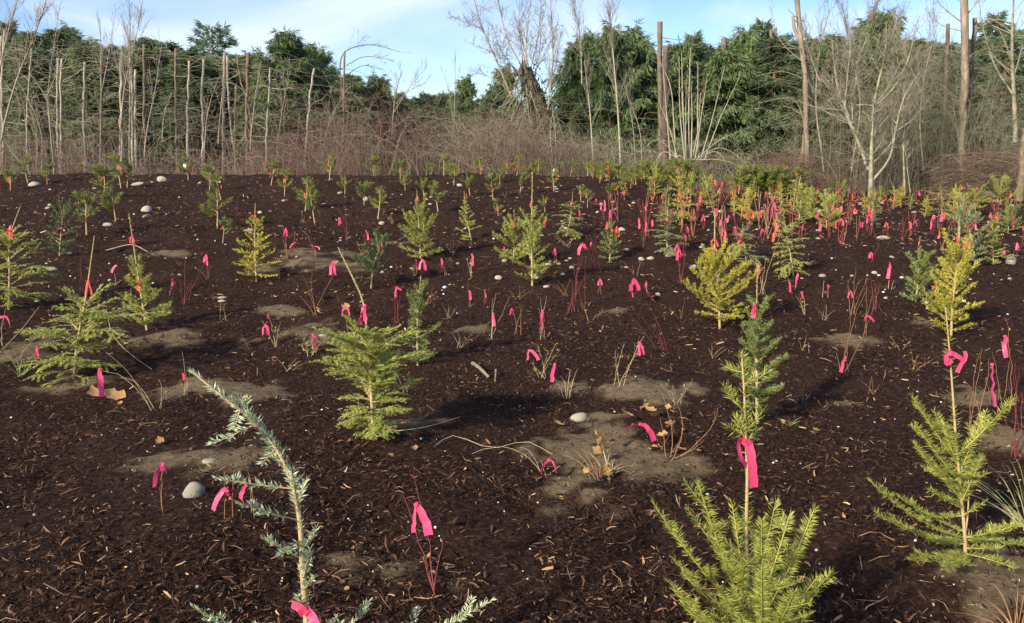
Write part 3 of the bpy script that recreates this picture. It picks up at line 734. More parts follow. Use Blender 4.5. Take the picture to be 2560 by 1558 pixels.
# the lime fir in front: foot just below the picture
def close_fir(name, foot_px, words, trunk_px, shoots, leader_tufts, tone, Lneedle, seed, r0, dens=780, w=0.0019, ang=62):
    rng = np.random.default_rng(seed)
    foot = on_ground(*foot_px); Yf = foot[1]
    root = thing(name, foot, words, 'seedling')
    tr = [np.array([0, 0, -0.03])] + [at_depth(x, y, Yf - dy) - foot for x, y, dy in trunk_px]
    tp = smooth_path(tr, 26)
    g = Geo(); g.tubes(tp, np.linspace(r0, r0 * 0.30, len(tp)), 7)
    st = g.build('stem', M['bark_young'], root, True)
    gl = Geo()
    for t0, t1, dn, md, a in leader_tufts:
        i0, i1 = int(t0 * 25), max(int(t1 * 25), int(t0 * 25) + 1)
        needles(gl, tp[i0:i1 + 1], Lneedle, dn, w, md, a, rng, tuft=t1 > 0.97)
    tag(gl.build('needles', M[tone], st), kind='stuff')
    for rx, ry, tx, ty, dy, sag, sides in shoots:      # dy: how far towards (+) or away from (-) the camera the tip lies
        a = at_depth(rx, ry, Yf) - foot; b = at_depth(tx, ty, Yf - dy) - foot
        L = np.linalg.norm(b - a)
        c = a + (b - a) * 0.5 + np.array([0, 0, -sag * L])
        shoot(root, a, b, c, tone, rng, Lneedle, dens, w, 'flat', ang, r=0.0032, sides=sides, sf=0.36)
    return root, Yf, foot

B_shoots = [(1888, 1560, 1631, 1254, 0.10, 0.10, 3), (1880, 1575, 1744, 1203, 0.16, 0.06, 4), (1905, 1590, 1904, 1300, 0.24, 0.02, 4), (1885, 1590, 1686, 1400, 0.20, 0.08, 3), (1890, 1610, 1672, 1455, 0.26, 0.10, 3),
            (1895, 1620, 1712, 1512, 0.32, 0.10, 3), (1893, 1560, 2036, 1272, 0.06, 0.16, 3), (1893, 1540, 1975, 1285, -0.06, 0.05, 3), (1880, 1520, 1940, 1252, -0.14, 0.03, 2), (1898, 1600, 2078, 1430, 0.16, 0.08, 3),
            (1898, 1600, 2045, 1440, -0.06, 0.12, 2), (1905, 1640, 2020, 1535, 0.26, 0.08, 2), (1893, 1520, 1790, 1368, 0.10, 0.03, 2), (1880, 1500, 1812, 1385, -0.16, 0.02, 1), (1900, 1620, 1800, 1470, 0.38, 0.04, 3),
            (1905, 1640, 1905, 1440, 0.40, 0.02, 3), (1905, 1640, 1985, 1480, 0.36, 0.04, 3), (1890, 1600, 1760, 1560, 0.40, 0.06, 3), (1900, 1640, 1850, 1540, 0.46, 0.02, 3), (1900, 1650, 1950, 1560, 0.42, 0.03, 3), (1880, 1560, 1830, 1260, -0.10, 0.03, 2)]
rootB, YB, footB = close_fir('fir_seedling', (1892, 1700), 'lime green bottlebrush fir, closest on the right, pink streamer on its leader',
    [(1880, 1600, 0), (1869, 1450, 0), (1866, 1300, 0.0), (1868, 1180, 0.0), (1864, 1080, 0.0), (1861, 990, 0.0), (1854, 880, 0.0)], B_shoots, [(0.18, 0.62, 430, 'round', 55)], 'lime', 0.034, 77, 0.0085, dens=880, w=0.0025, ang=68)
# needled twigs high on its leader, above the tape
rngB = np.random.default_rng(12)
gl = Geo()
up = smooth_path([at_depth(x, y, YB) - footB for x, y in [(1864, 1080), (1861, 990), (1854, 880)]], 9)
needles(gl, up, 0.036, 620, 0.0028, 'round', 48, rngB)
tag(gl.build('needles', M['lime'], rootB), kind='stuff')
for rx, ry, tx, ty in [(1862, 1030, 1808, 962), (1862, 1085, 1818, 1065), (1863, 1080, 1912, 1020), (1864, 1100, 1895, 1075), (1859, 960, 1920, 930), (1858, 930, 1812, 915), (1862, 1095, 1842, 1045)]:
    a, b = at_depth(rx, ry, YB) - footB, at_depth(tx, ty, YB - rngB.normal(0, 0.03)) - footB
    shoot(rootB, a, b, (a + b) / 2 + np.array([0, 0, -0.008]), 'lime', rngB, 0.034, 760, 0.0028, 'brush', 50, r=0.002)

C_shoots = [(2388, 1150, 2280, 990, 0.05, 0.03, 2), (2392, 1140, 2535, 995, 0.0, 0.05, 2), (2395, 1200, 2290, 1060, 0.08, 0.04, 2), (2400, 1240, 2288, 1108, 0.12, 0.06, 2), (2395, 1190, 2456, 1045, -0.06, 0.03, 1), (2402, 1260, 2455, 1142, 0.10, 0.03, 2),
            (2395, 1150, 2335, 1030, -0.10, 0.02, 1), (2412, 1345, 2175, 1202, 0.10, 0.13, 3), (2410, 1330, 2245, 1240, 0.02, 0.05, 3), (2412, 1350, 2200, 1290, 0.20, 0.10, 4), (2414, 1385, 2272, 1400, 0.22, -0.03, 3), (2415, 1390, 2360, 1425, 0.26, -0.06, 2),
            (2412, 1345, 2552, 1310, 0.02, 0.04, 4), (2415, 1385, 2540, 1422, 0.14, -0.06, 3), (2405, 1270, 2325, 1225, 0.10, 0.03, 2), (2405, 1290, 2462, 1255, 0.06, 0.03, 2), (2400, 1230, 2345, 1165, 0.14, 0.04, 2), (2410, 1350, 2470, 1350, -0.10, 0.02, 2),
            (2405, 1290, 2350, 1290, -0.10, 0.03, 2), (2395, 1190, 2440, 1190, 0.12, 0.03, 2), (2412, 1360, 2310, 1345, -0.04, 0.05, 4), (2414, 1370, 2500, 1370, 0.10, 0.03, 3), (2412, 1340, 2590, 1360, -0.08, 0.03, 3), (2398, 1215, 2310, 1170, -0.06, 0.04, 2),
            (2400, 1235, 2450, 1130, -0.12, 0.03, 2), (2390, 1160, 2362, 1060, 0.10, 0.02, 1)]
rootC, YC, footC = close_fir('fir_seedling', (2416, 1418), 'spreading fir on grey soil near the right edge, bow tied round its leader',
    [(2412, 1340, 0), (2402, 1230, 0), (2390, 1100, 0), (2383, 1000, 0), (2374, 880, 0), (2364, 768, 0)], C_shoots, [(0.30, 0.66, 420, 'round', 62), (0.66, 0.80, 130, 'round', 70), (0.80, 1.0, 300, 'round', 72)], 'lime', 0.032, 31, 0.0075, dens=880, w=0.0025, ang=66)
# its twin leader forks a little above the ground
g = Geo(); fk = bez(at_depth(2412, 1335, YC) - footC, at_depth(2424, 1290, YC) - footC, at_depth(2421, 1180, YC) - footC, 8); g.tubes(fk, np.linspace(0.004, 0.002, 8), 5)
fkb = g.build('branch', M['bark_young'], rootC, True)

# the darker fir standing behind the lime one
P_('fir_seedling', 'stiff', 1893, 1062, 1893, 690, 78, (0.12, 0.80), 'green', 'dark green stiff fir just behind the close lime fir', [(1886, 762, 44, 'pink', [(0.05, 0.9, 1.2), (-0.08, .7, 1)])], via=[(1892, 960), (1891, 850)], profile=0.50, n_mul=1.25)

# the leaning blue-green sapling in front, rooted just below the picture
YA = 1.95
footA = np.array([at_depth(775, 1900, YA)[0], YA, 0]); footA[2] = float(height(footA[0], YA))
rootA = thing('hemlock_seedling', footA, 'leaning blue-green sapling with a woody stem, nearest of all', 'seedling')
rngA = np.random.default_rng(4)
trA = [np.array([0, 0, -0.03])] + [at_depth(x, y, YA + d) - footA for x, y, d in [(772, 1700, 0), (766, 1540, 0), (757, 1430, 0), (752, 1330, 0), (738, 1235, 0.01), (702, 1140, 0.02), (640, 1058, 0.03), (560, 995, 0.04), (484, 932, 0.05)]]
tpA = smooth_path(trA, 40)
g = Geo(); g.tubes(tpA, np.interp(np.linspace(0, 1, 40), [0, 0.45, 0.7, 1], [0.0105, 0.0082, 0.0055, 0.0026]), 8)
stA = g.build('stem', M['bark_young'], rootA, True)
gn = Geo(); needles(gn, tpA[12:24], 0.025, 300, 0.0036, 'round', 52, rngA, tuft=False); needles(gn, tpA[22:], 0.029, 620, 0.0038, 'round', 44, rngA); tag(gn.build('needles', M['blue'], stA), kind='stuff')
for rx, ry, tx, ty, dy, sd in [(640, 1060, 524, 1112, 0.06, 2), (700, 1135, 592, 985, -0.06, 2), (735, 1222, 540, 1195, 0.03, 3), (742, 1300, 590, 1255, 0.06, 3), (752, 1395, 658, 1345, 0.08, 3), (753, 1380, 790, 1320, 0.05, 2), (745, 1255, 765, 1200, -0.03, 1),
                               (757, 1450, 776, 1370, 0.04, 2), (758, 1480, 780, 1440, 0.03, 1), (730, 1200, 662, 1095, -0.05, 2), (752, 1350, 700, 1390, 0.10, 2), (745, 1270, 728, 1170, 0.08, 1), (765, 1520, 745, 1490, 0.06, 0), (768, 1700, 480, 1515, 0.15, 3), (770, 1720, 640, 1560, 0.25, 2),
                               (770, 1700, 925, 1500, -0.12, 2), (770, 1720, 840, 1540, 0.1, 2), (772, 1730, 1232, 1500, -0.2, 3), (600, 1025, 585, 1075, 0.05, 0), (690, 1120, 655, 1160, 0.07, 0)]:
    a, b = at_depth(rx, ry, YA) - footA, at_depth(tx, ty, YA - dy) - footA
    shoot(rootA, a, b, (a + b) / 2 + np.array([0, 0, -0.03 * np.linalg.norm(b - a)]), 'blue', rngA, 0.025, 540, 0.0036, 'flat', 56, r=0.0024, sides=sd, sf=0.35, bark='bark_young', t0=0.14)

# ribbons on the close saplings
dY = lambda Y: Y - 0.02
def tape_thing(name, loc, words, strips, color='pink', wd=0.028):
    """a ribbon given strip by strip in photo pixels: (part name, points, width factor, twist)"""
    root = thing('ribbon', loc, words, 'ribbon')
    for part, pts, wf, tw in strips:
        p = smooth_path([at_depth(x, y, Y) - loc for x, y, Y in pts], 12)
        g = Geo(); tape_strip(g, p, wd * wf, wd * wf, tw); g.build(part, M[color], root, True)
    return root
y = dY(YB)
tape_thing('ribbon', at_depth(1866, 1105, y), 'long pink streamer looped on the leader of the close lime fir',
    [('loop', [(1868, 1108, y), (1850, 1094, y - .01), (1846, 1115, y - .02), (1856, 1150, y - .02), (1868, 1165, y)], 0.62, (0.5, 0.9)), ('knot', [(1856, 1112, y - .008), (1866, 1106, y - .014), (1877, 1112, y - .008)], 0.75, (0, 0)),
     ('tail', [(1872, 1108, y - .005), (1878, 1140, y - .02), (1882, 1180, y - .02), (1885, 1220, y - .01)], 0.95, (0.2, 0.1))])
y = dY(YC)
tape_thing('ribbon', at_depth(2376, 885, y), 'pink bow tied round the leader of the spreading fir',
    [('loop', [(2380, 878, y), (2366, 890, y - .01), (2368, 908, y - .01), (2380, 900, y)], 0.75, (0, 0.3)), ('knot', [(2370, 882, y - .008), (2378, 884, y - .014), (2386, 888, y - .008)], 0.6, (0, 0)),
     ('tail', [(2378, 882, y - .005), (2396, 892, y - .012), (2414, 903, y - .006)], 0.6, (0, .2)), ('tail', [(2412, 878, y), (2414, 895, y - .01), (2400, 915, y - .015), (2393, 932, y - .01)], 0.62, (0.2, -0.3))], wd=0.026)
y = dY(YA)
tape_thing('ribbon', at_depth(765, 1535, y), 'broad pink ribbon knotted low on the leaning blue-green sapling',
    [('tail', [(728, 1510, y - .01), (748, 1520, y - .02), (764, 1538, y - .012)], 0.95, (0.1, 0.1)), ('knot', [(756, 1530, y - .012), (766, 1534, y - .02), (778, 1538, y - .012)], 0.8, (0, 0)), ('tail', [(768, 1525, y - .01), (782, 1548, y - .03), (788, 1600, y - .02)], 1.1, (-0.1, 0.2))])
# ---------------------------------------------------------------- bare shrubs and their ribbons
def shrub(xb, yb, tips, color, words, ribbons=(), leaves=0, bend=0.0, thick=0.0022, twigs=0, group=None, far=23.5, spread=0.02, seed=None):
    """stems rising from one foot. tips: photo points of the stem ends; each stem is a part of its own"""
    p = on_ground(xb, yb, far); Y = p[1]; d = float(np.linalg.norm(p - np.array([0, 0, EYE])))
    rng = np.random.default_rng(int(xb * 3 + yb) if seed is None else seed)
    root = thing('bare_shrub', p, words, 'shrub', group)
    th = thick * max(1.0, d / 7.0)
    lg = Geo()
    for i, tip in enumerate(tips):
        b = at_depth(tip[0], tip[1], Y + rng.normal(0, 0.03)) - p
        a = np.array([rng.normal(0, spread), rng.normal(0, spread), -0.015])
        L = np.linalg.norm(b)
        c = a * 0.5 + b * 0.5 + np.array([-b[0] * 0.18, 0, abs(b[2]) * 0.06]) + rng.normal(0, 0.05, 3) * L
        if len(tip) > 2: c = at_depth(tip[2], tip[3], Y - 0.02) - p
        q = bez(a, c, b, 9); q[1:-1] += rng.normal(0, 0.007, (7, 3)) * L
        g = Geo(); g.tubes(q, np.linspace(th, th * 0.35, 9), 5)
        for _ in range(twigs):
            s, t = along(q, np.array([rng.uniform(0.3, 0.95)]))
            dd = unit(t[0] + rng.normal(0, 0.55, 3)); l2 = L * rng.uniform(0.10, 0.28)
            sq = bez(s[0], s[0] + dd * l2 * 0.5 + rng.normal(0, 0.02, 3) * L, s[0] + dd * l2 + np.array([0, 0, 0.03 * L]), 5)
            g.tubes(sq, np.linspace(th * 0.5, th * 0.25, 5), 3)
        st = g.build('stem', M[color], root, True)
        if leaves:
            n = leaves; tt = rng.uniform(0.25, 1.0, n); s, t = along(q, tt)
            D = unit(t * 0.4 + rng.normal(0, 0.8, (n, 3))); gl = Geo()
            gl.blades(s + D * 0.004, D, rng.uniform(0.010, 0.022, n) * max(1, d / 6), rng.uniform(0.006, 0.013, n) * max(1, d / 6), np.cross(D, rng.normal(0, 1, (n, 3))), mid=0.5)
            tag(gl.build('leaves', M['small_leaf'], st), kind='stuff')
    for i, rb in enumerate(ribbons):
        x, yy, h = rb[:3]; c = rb[3] if len(rb) > 3 else 'pink'; tl = rb[4] if len(rb) > 4 else None
        which = '' if len(ribbons) == 1 else (['upper ', 'lower '][i] if len(ribbons) == 2 else ordinal(i + 1) + ' ')
        lab = f'{which}{"coral" if c == "coral" else "pink"} ribbon on the {words}' if not group else f'small pink ribbon on a bare twig {group}'
        ribbon_px(x, yy, h, Y - 0.015, lab, c, int(x + yy), tl, ('ribbons ' + group) if group else None)
    return p

S_ = shrub
S_(402, 1278, [(412, 1148), (408, 1175)], 'brown_twig', 'single short twig on the soil patch beside the big beige stone', [(408, 1162, 52, 'pink', [(-0.38, 0.95, 1.0), (0.12, 0.25, 1.15)])])
S_(577, 1300, [(560, 1175), (586, 1172)], 'brown_twig', 'pair of thin twigs with one yellow leaf by the blue-green sapling', [(566, 1222, 52, 'pink', [(-0.55, 0.9, 1.1), (0.2, 0.45, 0.9)])], leaves=3)
S_(636, 1300, [(612, 1158), (622, 1190)], 'brown_twig', 'lone twig touching the blue-green sapling branches', [(616, 1212, 40, 'pink', [(-0.40, 0.9, 1.1), (-0.1, -0.3, 1.0)])])
S_(1080, 1482, [(1003, 1228), (1033, 1177), (1110, 1338), (1060, 1395), (1092, 1420)], 'red_twig', 'red-stemmed twig clump nearest the bottom edge', [(1041, 1262, 74, 'pink', [(0.42, 0.95, 1.25), (-0.10, 0.92, 0.55)])], thick=0.0024)
S_(1362, 1190, [(1300, 1120, 1330, 1110), (1352, 1150), (1400, 1165), (1180, 1135, 1290, 1080)], 'tan_twig', 'low arching dry canes before the dug hollow', [(1372, 1150, 36, 'pink', [(-0.55, 0.9, 1.0), (0.55, 0.95, 1.0)])])
S_(1672, 1148, [(1692, 1010, 1730, 1080), (1640, 960, 1700, 1060), (1700, 1050, 1725, 1080), (1760, 1100, 1720, 1140), (1795, 1020, 1790, 1090), (1650, 1045)], 'brown_twig', 'brown twig clump with curled tan leaves at its foot', [(1600, 1060, 46, 'pink', [(-0.75, 0.35, 1.2), (0.80, 1.0, 1.2)])], twigs=1)
S_(392, 1028, [(250, 925, 330, 930), (300, 945, 350, 940), (395, 948, 410, 960), (265, 880, 360, 960), (415, 1000, 420, 940)], 'tan_twig', 'dry canes arching left over the mulch to a ribbon', [(250, 925, 60, 'pink', [(0.06, 0.97, 1.15)])])
S_(460, 990, [(455, 878), (475, 915), (450, 950), (470, 948), (463, 952), (480, 958)], 'tan_twig', 'small upright clump of pale stubs behind the blue-green tip', [(458, 935, 18)])
S_(62, 905, [(110, 858, 95, 880), (85, 848)], 'tan_twig', 'thin canes left of the wide low hemlock', [(93, 868, 26)])
S_(8, 865, [(12, 790), (25, 745)], 'tan_twig', 'cane at the left edge under the hemlock', [(16, 792, 26, 'pink', [(0.25, 0.9, 1), (-0.6, 0.1, .9)])])
S_(685, 868, [(655, 800), (670, 785), (690, 820), (700, 810)], 'tan_twig', 'small leafy plant on a soil mound', [(670, 786, 12), (664, 812, 28)], leaves=6)
S_(780, 888, [(760, 850), (775, 840), (795, 842), (806, 855), (750, 862), (770, 860)], 'tan_twig', 'little yellow-leaved shrub with a ribbon in its middle', [(783, 838, 36, 'pink', [(0.08, 0.95, 1.1)])], leaves=16)
S_(870, 868, [(865, 770), (838, 820), (890, 800), (905, 830)], 'brown_twig', 'fine brown twigs left of the feathery hemlock', [(864, 768, 22, 'pink', [(-0.45, 0.95, 1.2), (0.45, 0.95, 1.1)])], twigs=2)
S_(992, 812, [(988, 715), (1002, 740), (985, 690)], 'red_twig', 'upright red twig right of the feathery hemlock tip', [(992, 718, 26, 'pink', [(-0.15, 0.95, 1.0), (0.4, 0.3, 1.0)])])
S_(1222, 848, [(1240, 735), (1275, 740, 1250, 800), (1232, 745)], 'tan_twig', 'forked pale whip holding a looped ribbon', [(1233, 785, 32)])
S_(1296, 836, [(1280, 770), (1300, 760), (1308, 765)], 'brown_twig', 'short brown whips right of the forked pale whip', [(1280, 772, 18)])
S_(1353, 846, [(1352, 745), (1366, 742), (1345, 770)], 'tan_twig', 'two straight pale whips with a long folded ribbon', [(1356, 778, 56, 'pink', [(-0.12, 0.97, 0.95), (0.05, .6, 0.9)])])
S_(1356, 948, [(1320, 890), (1345, 860), (1390, 860), (1400, 875), (1370, 880), (1335, 915)], 'tan_twig', 'twiggy leafless shrub with tiny yellow leaves', [(1322, 876, 30, 'pink', [(0.8, 0.8, 1.3), (-0.1, 0.8, 0.6)])], leaves=5, twigs=3)
S_(1420, 995, [(1385, 945), (1440, 930), (1425, 925), (1400, 940), (1435, 945), (1410, 950)], 'tan_twig', 'short bristly shrub on the soil bank', [(1387, 912, 46, 'pink', [(-0.15, 0.97, 0.9)])], twigs=2)
S_(1545, 968, [(1600, 870, 1560, 930), (1540, 875, 1535, 900), (1610, 840, 1575, 900), (1560, 860)], 'tan_twig', 'loose pale shrub leaning right with sparse leaves', [(1598, 857, 32, 'pink', [(0.35, 0.92, 1.2), (0.0, 0.95, 0.9)])], leaves=6, twigs=3)
S_(1660, 878, [(1560, 770), (1590, 780), (1615, 755), (1640, 800), (1625, 810)], 'red_twig', 'bare red whips leaning left below the double pink flag')
S_(1640, 760, [(1575, 690), (1590, 715)], 'red_twig', 'leaning red whip hung with the double pink flag', [(1585, 698, 32, 'pink', [(-0.25, 0.95, 1.4), (0.35, 0.9, 1.3)]), (1580, 733, 12)])
S_(1440, 782, [(1433, 660), (1450, 640), (1458, 640), (1466, 640), (1428, 700), (1464, 690), (1445, 690)], 'red_twig', 'tall basket of red whips under a broad ribbon', [(1456, 610, 28, 'pink', [(-0.35, 0.97, 1.3), (0.35, 0.5, 1.2)])], spread=0.04)
S_(1492, 678, [(1474, 585), (1480, 605), (1470, 630)], 'red_twig', 'slender red whips right of the broad ribbon', [(1478, 606, 16)])
S_(1390, 662, [(1387, 615), (1390, 622)], 'red_twig', 'tiny twig with a ribbon left of the broad ribbon', [(1387, 622, 18)])
S_(1500, 735, [(1500, 690), (1504, 700)], 'brown_twig', 'tiny forked twig below the broad ribbon', [(1500, 698, 16, 'pink', [(-0.3, 0.95, 1.0), (0.3, 0.9, 1.0)])])
S_(1615, 735, [(1615, 700), (1612, 708)], 'tan_twig', 'tiny twig right of the double pink flag', [(1616, 706, 16)])
S_(1178, 770, [(1170, 705), (1180, 735)], 'brown_twig', 'short twig with a plump ribbon before the slope fir', [(1174, 728, 24)])
S_(1216, 758, [(1210, 722), (1216, 735)], 'brown_twig', 'short twig with a thin ribbon before the slope fir', [(1212, 726, 20)])
S_(1178, 692, [(1165, 645), (1182, 640), (1176, 650)], 'tan_twig', 'leafy twig with a tall ribbon under the bright spruce', [(1180, 636, 30, 'pink', [(0.02, 0.97, 1.0)])], leaves=5)
S_(1112, 688, [(1104, 650), (1108, 660), (1122, 662)], 'tan_twig', 'low grassy twigs with a short upright ribbon', [(1104, 648, 24, 'pink', [(0.03, 0.97, 1.0)])], leaves=4)
S_(1042, 690, [(1030, 660), (1036, 655), (1046, 660)], 'tan_twig', 'low twig beside the stem of the rounded fir bush', [(1040, 650, 22, 'pink', [(0.03, 0.97, 1.0)])], leaves=3)
S_(460, 762, [(470, 597), (515, 655), (485, 690), (450, 700), (478, 700)], 'red_twig', 'spreading red whips with a ribbon at one tip', [(516, 638, 24, 'pink', [(0.02, 0.95, 1.1), (-0.25, 0.7, .9)])])
S_(420, 740, [(432, 698), (441, 700)], 'red_twig', 'short red twig left of the spreading red whips', [(431, 698, 16)])
S_(292, 712, [(284, 675), (305, 700)], 'tan_twig', 'bent twig above the wide low hemlock', [(292, 664, 20, 'pink', [(-0.6, 0.8, 1.2)])])
S_(200, 735, [(202, 625), (196, 660)], 'red_twig', 'thin red whip behind the wide low hemlock')
S_(786, 790, [(832, 690, 800, 740), (758, 690), (780, 680), (750, 740)], 'brown_twig', 'withered shrub with hanging tan leaves', [(833, 655, 34, 'pink', [(0.10, 0.95, 1.2), (-0.2, 0.9, .9)])], twigs=1)
S_(722, 648, [(705, 560), (716, 590), (705, 590)], 'brown_twig', 'thin whips on the left slope with an upright ribbon', [(715, 572, 20)])
S_(728, 645, [(738, 575), (735, 610)], 'brown_twig', 'thin whip with a sideways ribbon on the left slope', [(736, 609, 16, 'pink', [(-0.7, 0.7, 1.0), (0.1, -0.2, 1.0)])])
S_(796, 640, [(768, 588), (786, 618)], 'brown_twig', 'leaning whip with a stretched ribbon by the soil patch', [(788, 616, 16, 'pink', [(0.75, 0.45, 0.8), (-0.6, -0.1, 0.8)])])
S_(868, 602, [(852, 545), (862, 490), (845, 520)], 'red_twig', 'tall slim whip with a ribbon hanging at half height', [(848, 545, 20)])
S_(915, 610, [(899, 575), (930, 592)], 'red_twig', 'short red twig above the dark green leaning fir', [(917, 582, 20, 'pink')], far=16)
S_(1607, 618, [(1597, 540), (1614, 560), (1600, 570), (1612, 575)], 'red_twig', 'red whip bundle with two tall ribbons', [(1597, 548, 24, 'pink', [(0.05, 0.97, 0.9)]), (1615, 556, 24, 'pink', [(-0.05, 0.97, 0.9)])])
S_(1510, 552, [(1490, 500), (1510, 505), (1502, 520), (1480, 540)], 'red_twig', 'red whip bundle with three ribbons under the crest', [(1490, 498, 16), (1503, 512, 14), (1511, 502, 26, 'pink', [(0.0, 0.97, 0.9)])])
S_(1706, 712, [(1692, 640), (1705, 590), (1715, 600), (1698, 660)], 'red_twig', 'heavy-flagged red whips beside the big yellow fir', [(1693, 612, 20), (1697, 624, 28, 'pink', [(-0.1, 0.97, 1.4), (0.25, .85, 1.2)])])
S_(1712, 640, [(1710, 585), (1704, 600)], 'red_twig', 'short whip above the heavy-flagged red whips', [(1712, 588, 16, 'coral')])
S_(1906, 735, [(1900, 665), (1908, 690), (1915, 640), (1950, 590)], 'tan_twig', 'pale whips right of the big yellow fir', [(1898, 664, 32, 'pink', [(-0.12, 0.97, 1.1)])])
S_(2226, 724, [(2225, 655), (2235, 700), (2240, 715), (2215, 715)], 'tan_twig', 'short twigs under a tall narrow ribbon left of the green fir', [(2225, 662, 32, 'pink', [(-0.15, 0.97, 1.2)])])
S_(2106, 928, [(2130, 770, 2120, 850), (2168, 720, 2120, 830), (2110, 850), (2185, 760, 2160, 850), (2090, 880)], 'brown_twig', 'tall dry orange-brown whips, ribbon low at their foot', [(2114, 895, 34, 'pink', [(-0.35, 0.95, 1.0)])])
S_(2172, 845, [(2165, 700), (2180, 740)], 'brown_twig', 'dry whip with a wide bow right of the tall orange-brown whips', [(2166, 790, 20, 'pink', [(-0.2, 0.6, 1.5), (0.9, 0.7, 1.2)])])
S_(2130, 790, [(2120, 700), (2140, 680), (2150, 700), (2170, 690)], 'brown_twig', 'bushy thin whips before a red ribbon arch', [(2126, 728, 16, 'pink', [(-0.3, 0.97, .9), (0.3, 0.95, .9)])], twigs=2)
S_(2190, 780, [(2175, 690), (2185, 700), (2200, 710), (2165, 720)], 'red_twig', 'dense red twigs beside the bushy thin whips', twigs=2)
S_(2520, 1000, [(2514, 795), (2525, 870)], 'brown_twig', 'slim single whip with a ribbon near the right edge', [(2513, 842, 42, 'pink', [(-0.10, 0.97, 1.0), (0.22, 0.65, 0.9)])])
S_(2430, 1065, [(2455, 870, 2440, 960), (2472, 895), (2450, 880), (2410, 950)], 'brown_twig', 'leafy brown whips behind the spreading fir', leaves=3)
S_(2490, 1020, [(2480, 880), (2500, 960), (2462, 950)], 'brown_twig', 'brown whip with a long twisted ribbon behind the spreading fir', [(2480, 912, 84, 'pink', [(-0.06, 0.98, 1.2)])])
S_(2545, 1150, [(2538, 905), (2548, 920), (2500, 1010), (2520, 960), (2555, 980)], 'red_twig', 'dark red whips at the right edge on bare soil', twigs=1)
S_(2068, 745, [(2060, 700), (2072, 715)], 'tan_twig', 'small twig with a ribbon like a hook', [(2070, 714, 24, 'pink', [(-0.1, 0.97, 0.8), (0.2, 0.05, 1.0)])])
S_(2010, 790, [(2000, 745), (2004, 730), (1990, 740)], 'tan_twig', 'pale twigs below the leaning wispy hemlock', [(2003, 730, 16, 'pink', [(-0.3, 0.95, 1.1), (0.3, 0.95, 1.1)])], leaves=3)
S_(1976, 735, [(1970, 695), (1975, 700)], 'tan_twig', 'small twig left of the leaning wispy hemlock foot', [(1973, 706, 24, 'pink', [(0.1, 0.97, 0.9)])])
S_(1990, 730, [(1995, 680), (1990, 690)], 'tan_twig', 'small twig at the leaning wispy hemlock foot', [(1994, 686, 26, 'pink', [(-0.1, 0.97, 1.2)])])
S_(2342, 740, [(2340, 700), (2345, 690)], 'brown_twig', 'twig between the two right-hand firs', [(2340, 706, 24, 'pink', [(-0.05, 0.97, 1.2)])])
S_(2180, 660, [(2178, 630), (2200, 610)], 'red_twig', 'red twig before the pale flat stone strip', [(2178, 632, 20)])
S_(2105, 610, [(2103, 590), (2115, 545)], 'brown_twig', 'bent brown whip among the flagged planting', [(2100, 602, 10)])
S_(2050, 590, [(2048, 555), (2052, 565)], 'red_twig', 'red twig below the two full lime firs', [(2050, 556, 20, 'pink', [(0.0, 0.97, 1.2)])])
S_(2170, 580, [(2160, 520), (2172, 515), (2180, 525), (2155, 550)], 'red_twig', 'bundle of red whips smothered in pink ribbons', [(2172, 514, 18), (2176, 528, 18), (2166, 538, 20), (2170, 520, 26), (2152, 556, 12)])
S_(1950, 560, [(1932, 515), (1936, 500)], 'red_twig', 'red whip with two stacked ribbons left of the lime firs', [(1935, 508, 20), (1930, 520, 24)])
S_(1910, 610, [(1905, 560), (1912, 570)], 'red_twig', 'short red whip behind the drooping hemlock top', [(1906, 574, 20)])
for i, (xb, yb, h) in enumerate([(2010, 585, 14), (2003, 590, 14), (2215, 585, 16), (2290, 575, 22), (2330, 575, 20), (2335, 560, 18), (2383, 565, 20), (2355, 560, 16), (2420, 575, 18), (2437, 560, 16), (2518, 540, 18), (2478, 555, 16), (2490, 560, 18), (2545, 630, 16), (2535, 570, 12), (1840, 590, 20), (1847, 605, 20), (1815, 600, 20), (1720, 590, 20), (1760, 560, 16), (1680, 545, 16), (1790, 505, 14)]):
    S_(xb, yb + 12, [(xb - 4, yb - 25), (xb + 3, yb - 18)], 'red_twig', f'thin flagged twig, {ordinal(i + 1)} of the loose row before the crowded planting', [(xb - 2, yb - 22, h)])

# ---------------------------------------------------------------- pines with orange tape along the crest of the mound
def make_pine(seed, H=0.8):
    rng = np.random.default_rng(seed)
    root = thing('pine_seedling', (0, 0, -50), None, None)
    lean = rng.normal(0, 0.10, 2)
    tp = smooth_path([[0, 0, -0.03], [lean[0] * 0.35 + rng.normal(0, 0.02), lean[1] * 0.4, H * 0.45], [lean[0], lean[1], H]], 10)
    g = Geo(); g.tubes(tp, np.linspace(0.015, 0.007, 10), 5)
    st = g.build('stem', M['bark_young'], root, True)
    w = 0.0105
    g = Geo(); needles(g, tp[6:], 0.12, 320, w, 'pine', 42, rng); tag(g.build('needles', M['pine'], st), kind='stuff')
    for i in range(rng.integers(6, 11)):
        t = rng.uniform(0.30, 0.88); p, _ = along(tp, np.array([t]))
        ax = grow(p[0], rng.random() * 6.28, R(rng.uniform(10, 40)), R(rng.uniform(35, 75)), rng.uniform(0.20, 0.38) * (1.2 - 0.5 * t), 6, rng)
        g = Geo(); g.tubes(ax, np.linspace(0.007, 0.004, 6), 4); b = g.build('branch', M['bark_young'], root, True)
        g = Geo(); needles(g, ax, 0.115, 380, w, 'pine', 45, rng, t0=0.12); tag(g.build('needles', M['pine'], b), kind='stuff')
    return root
PINES = [make_pine(300 + i) for i in range(8)]
PINE_USED = set()
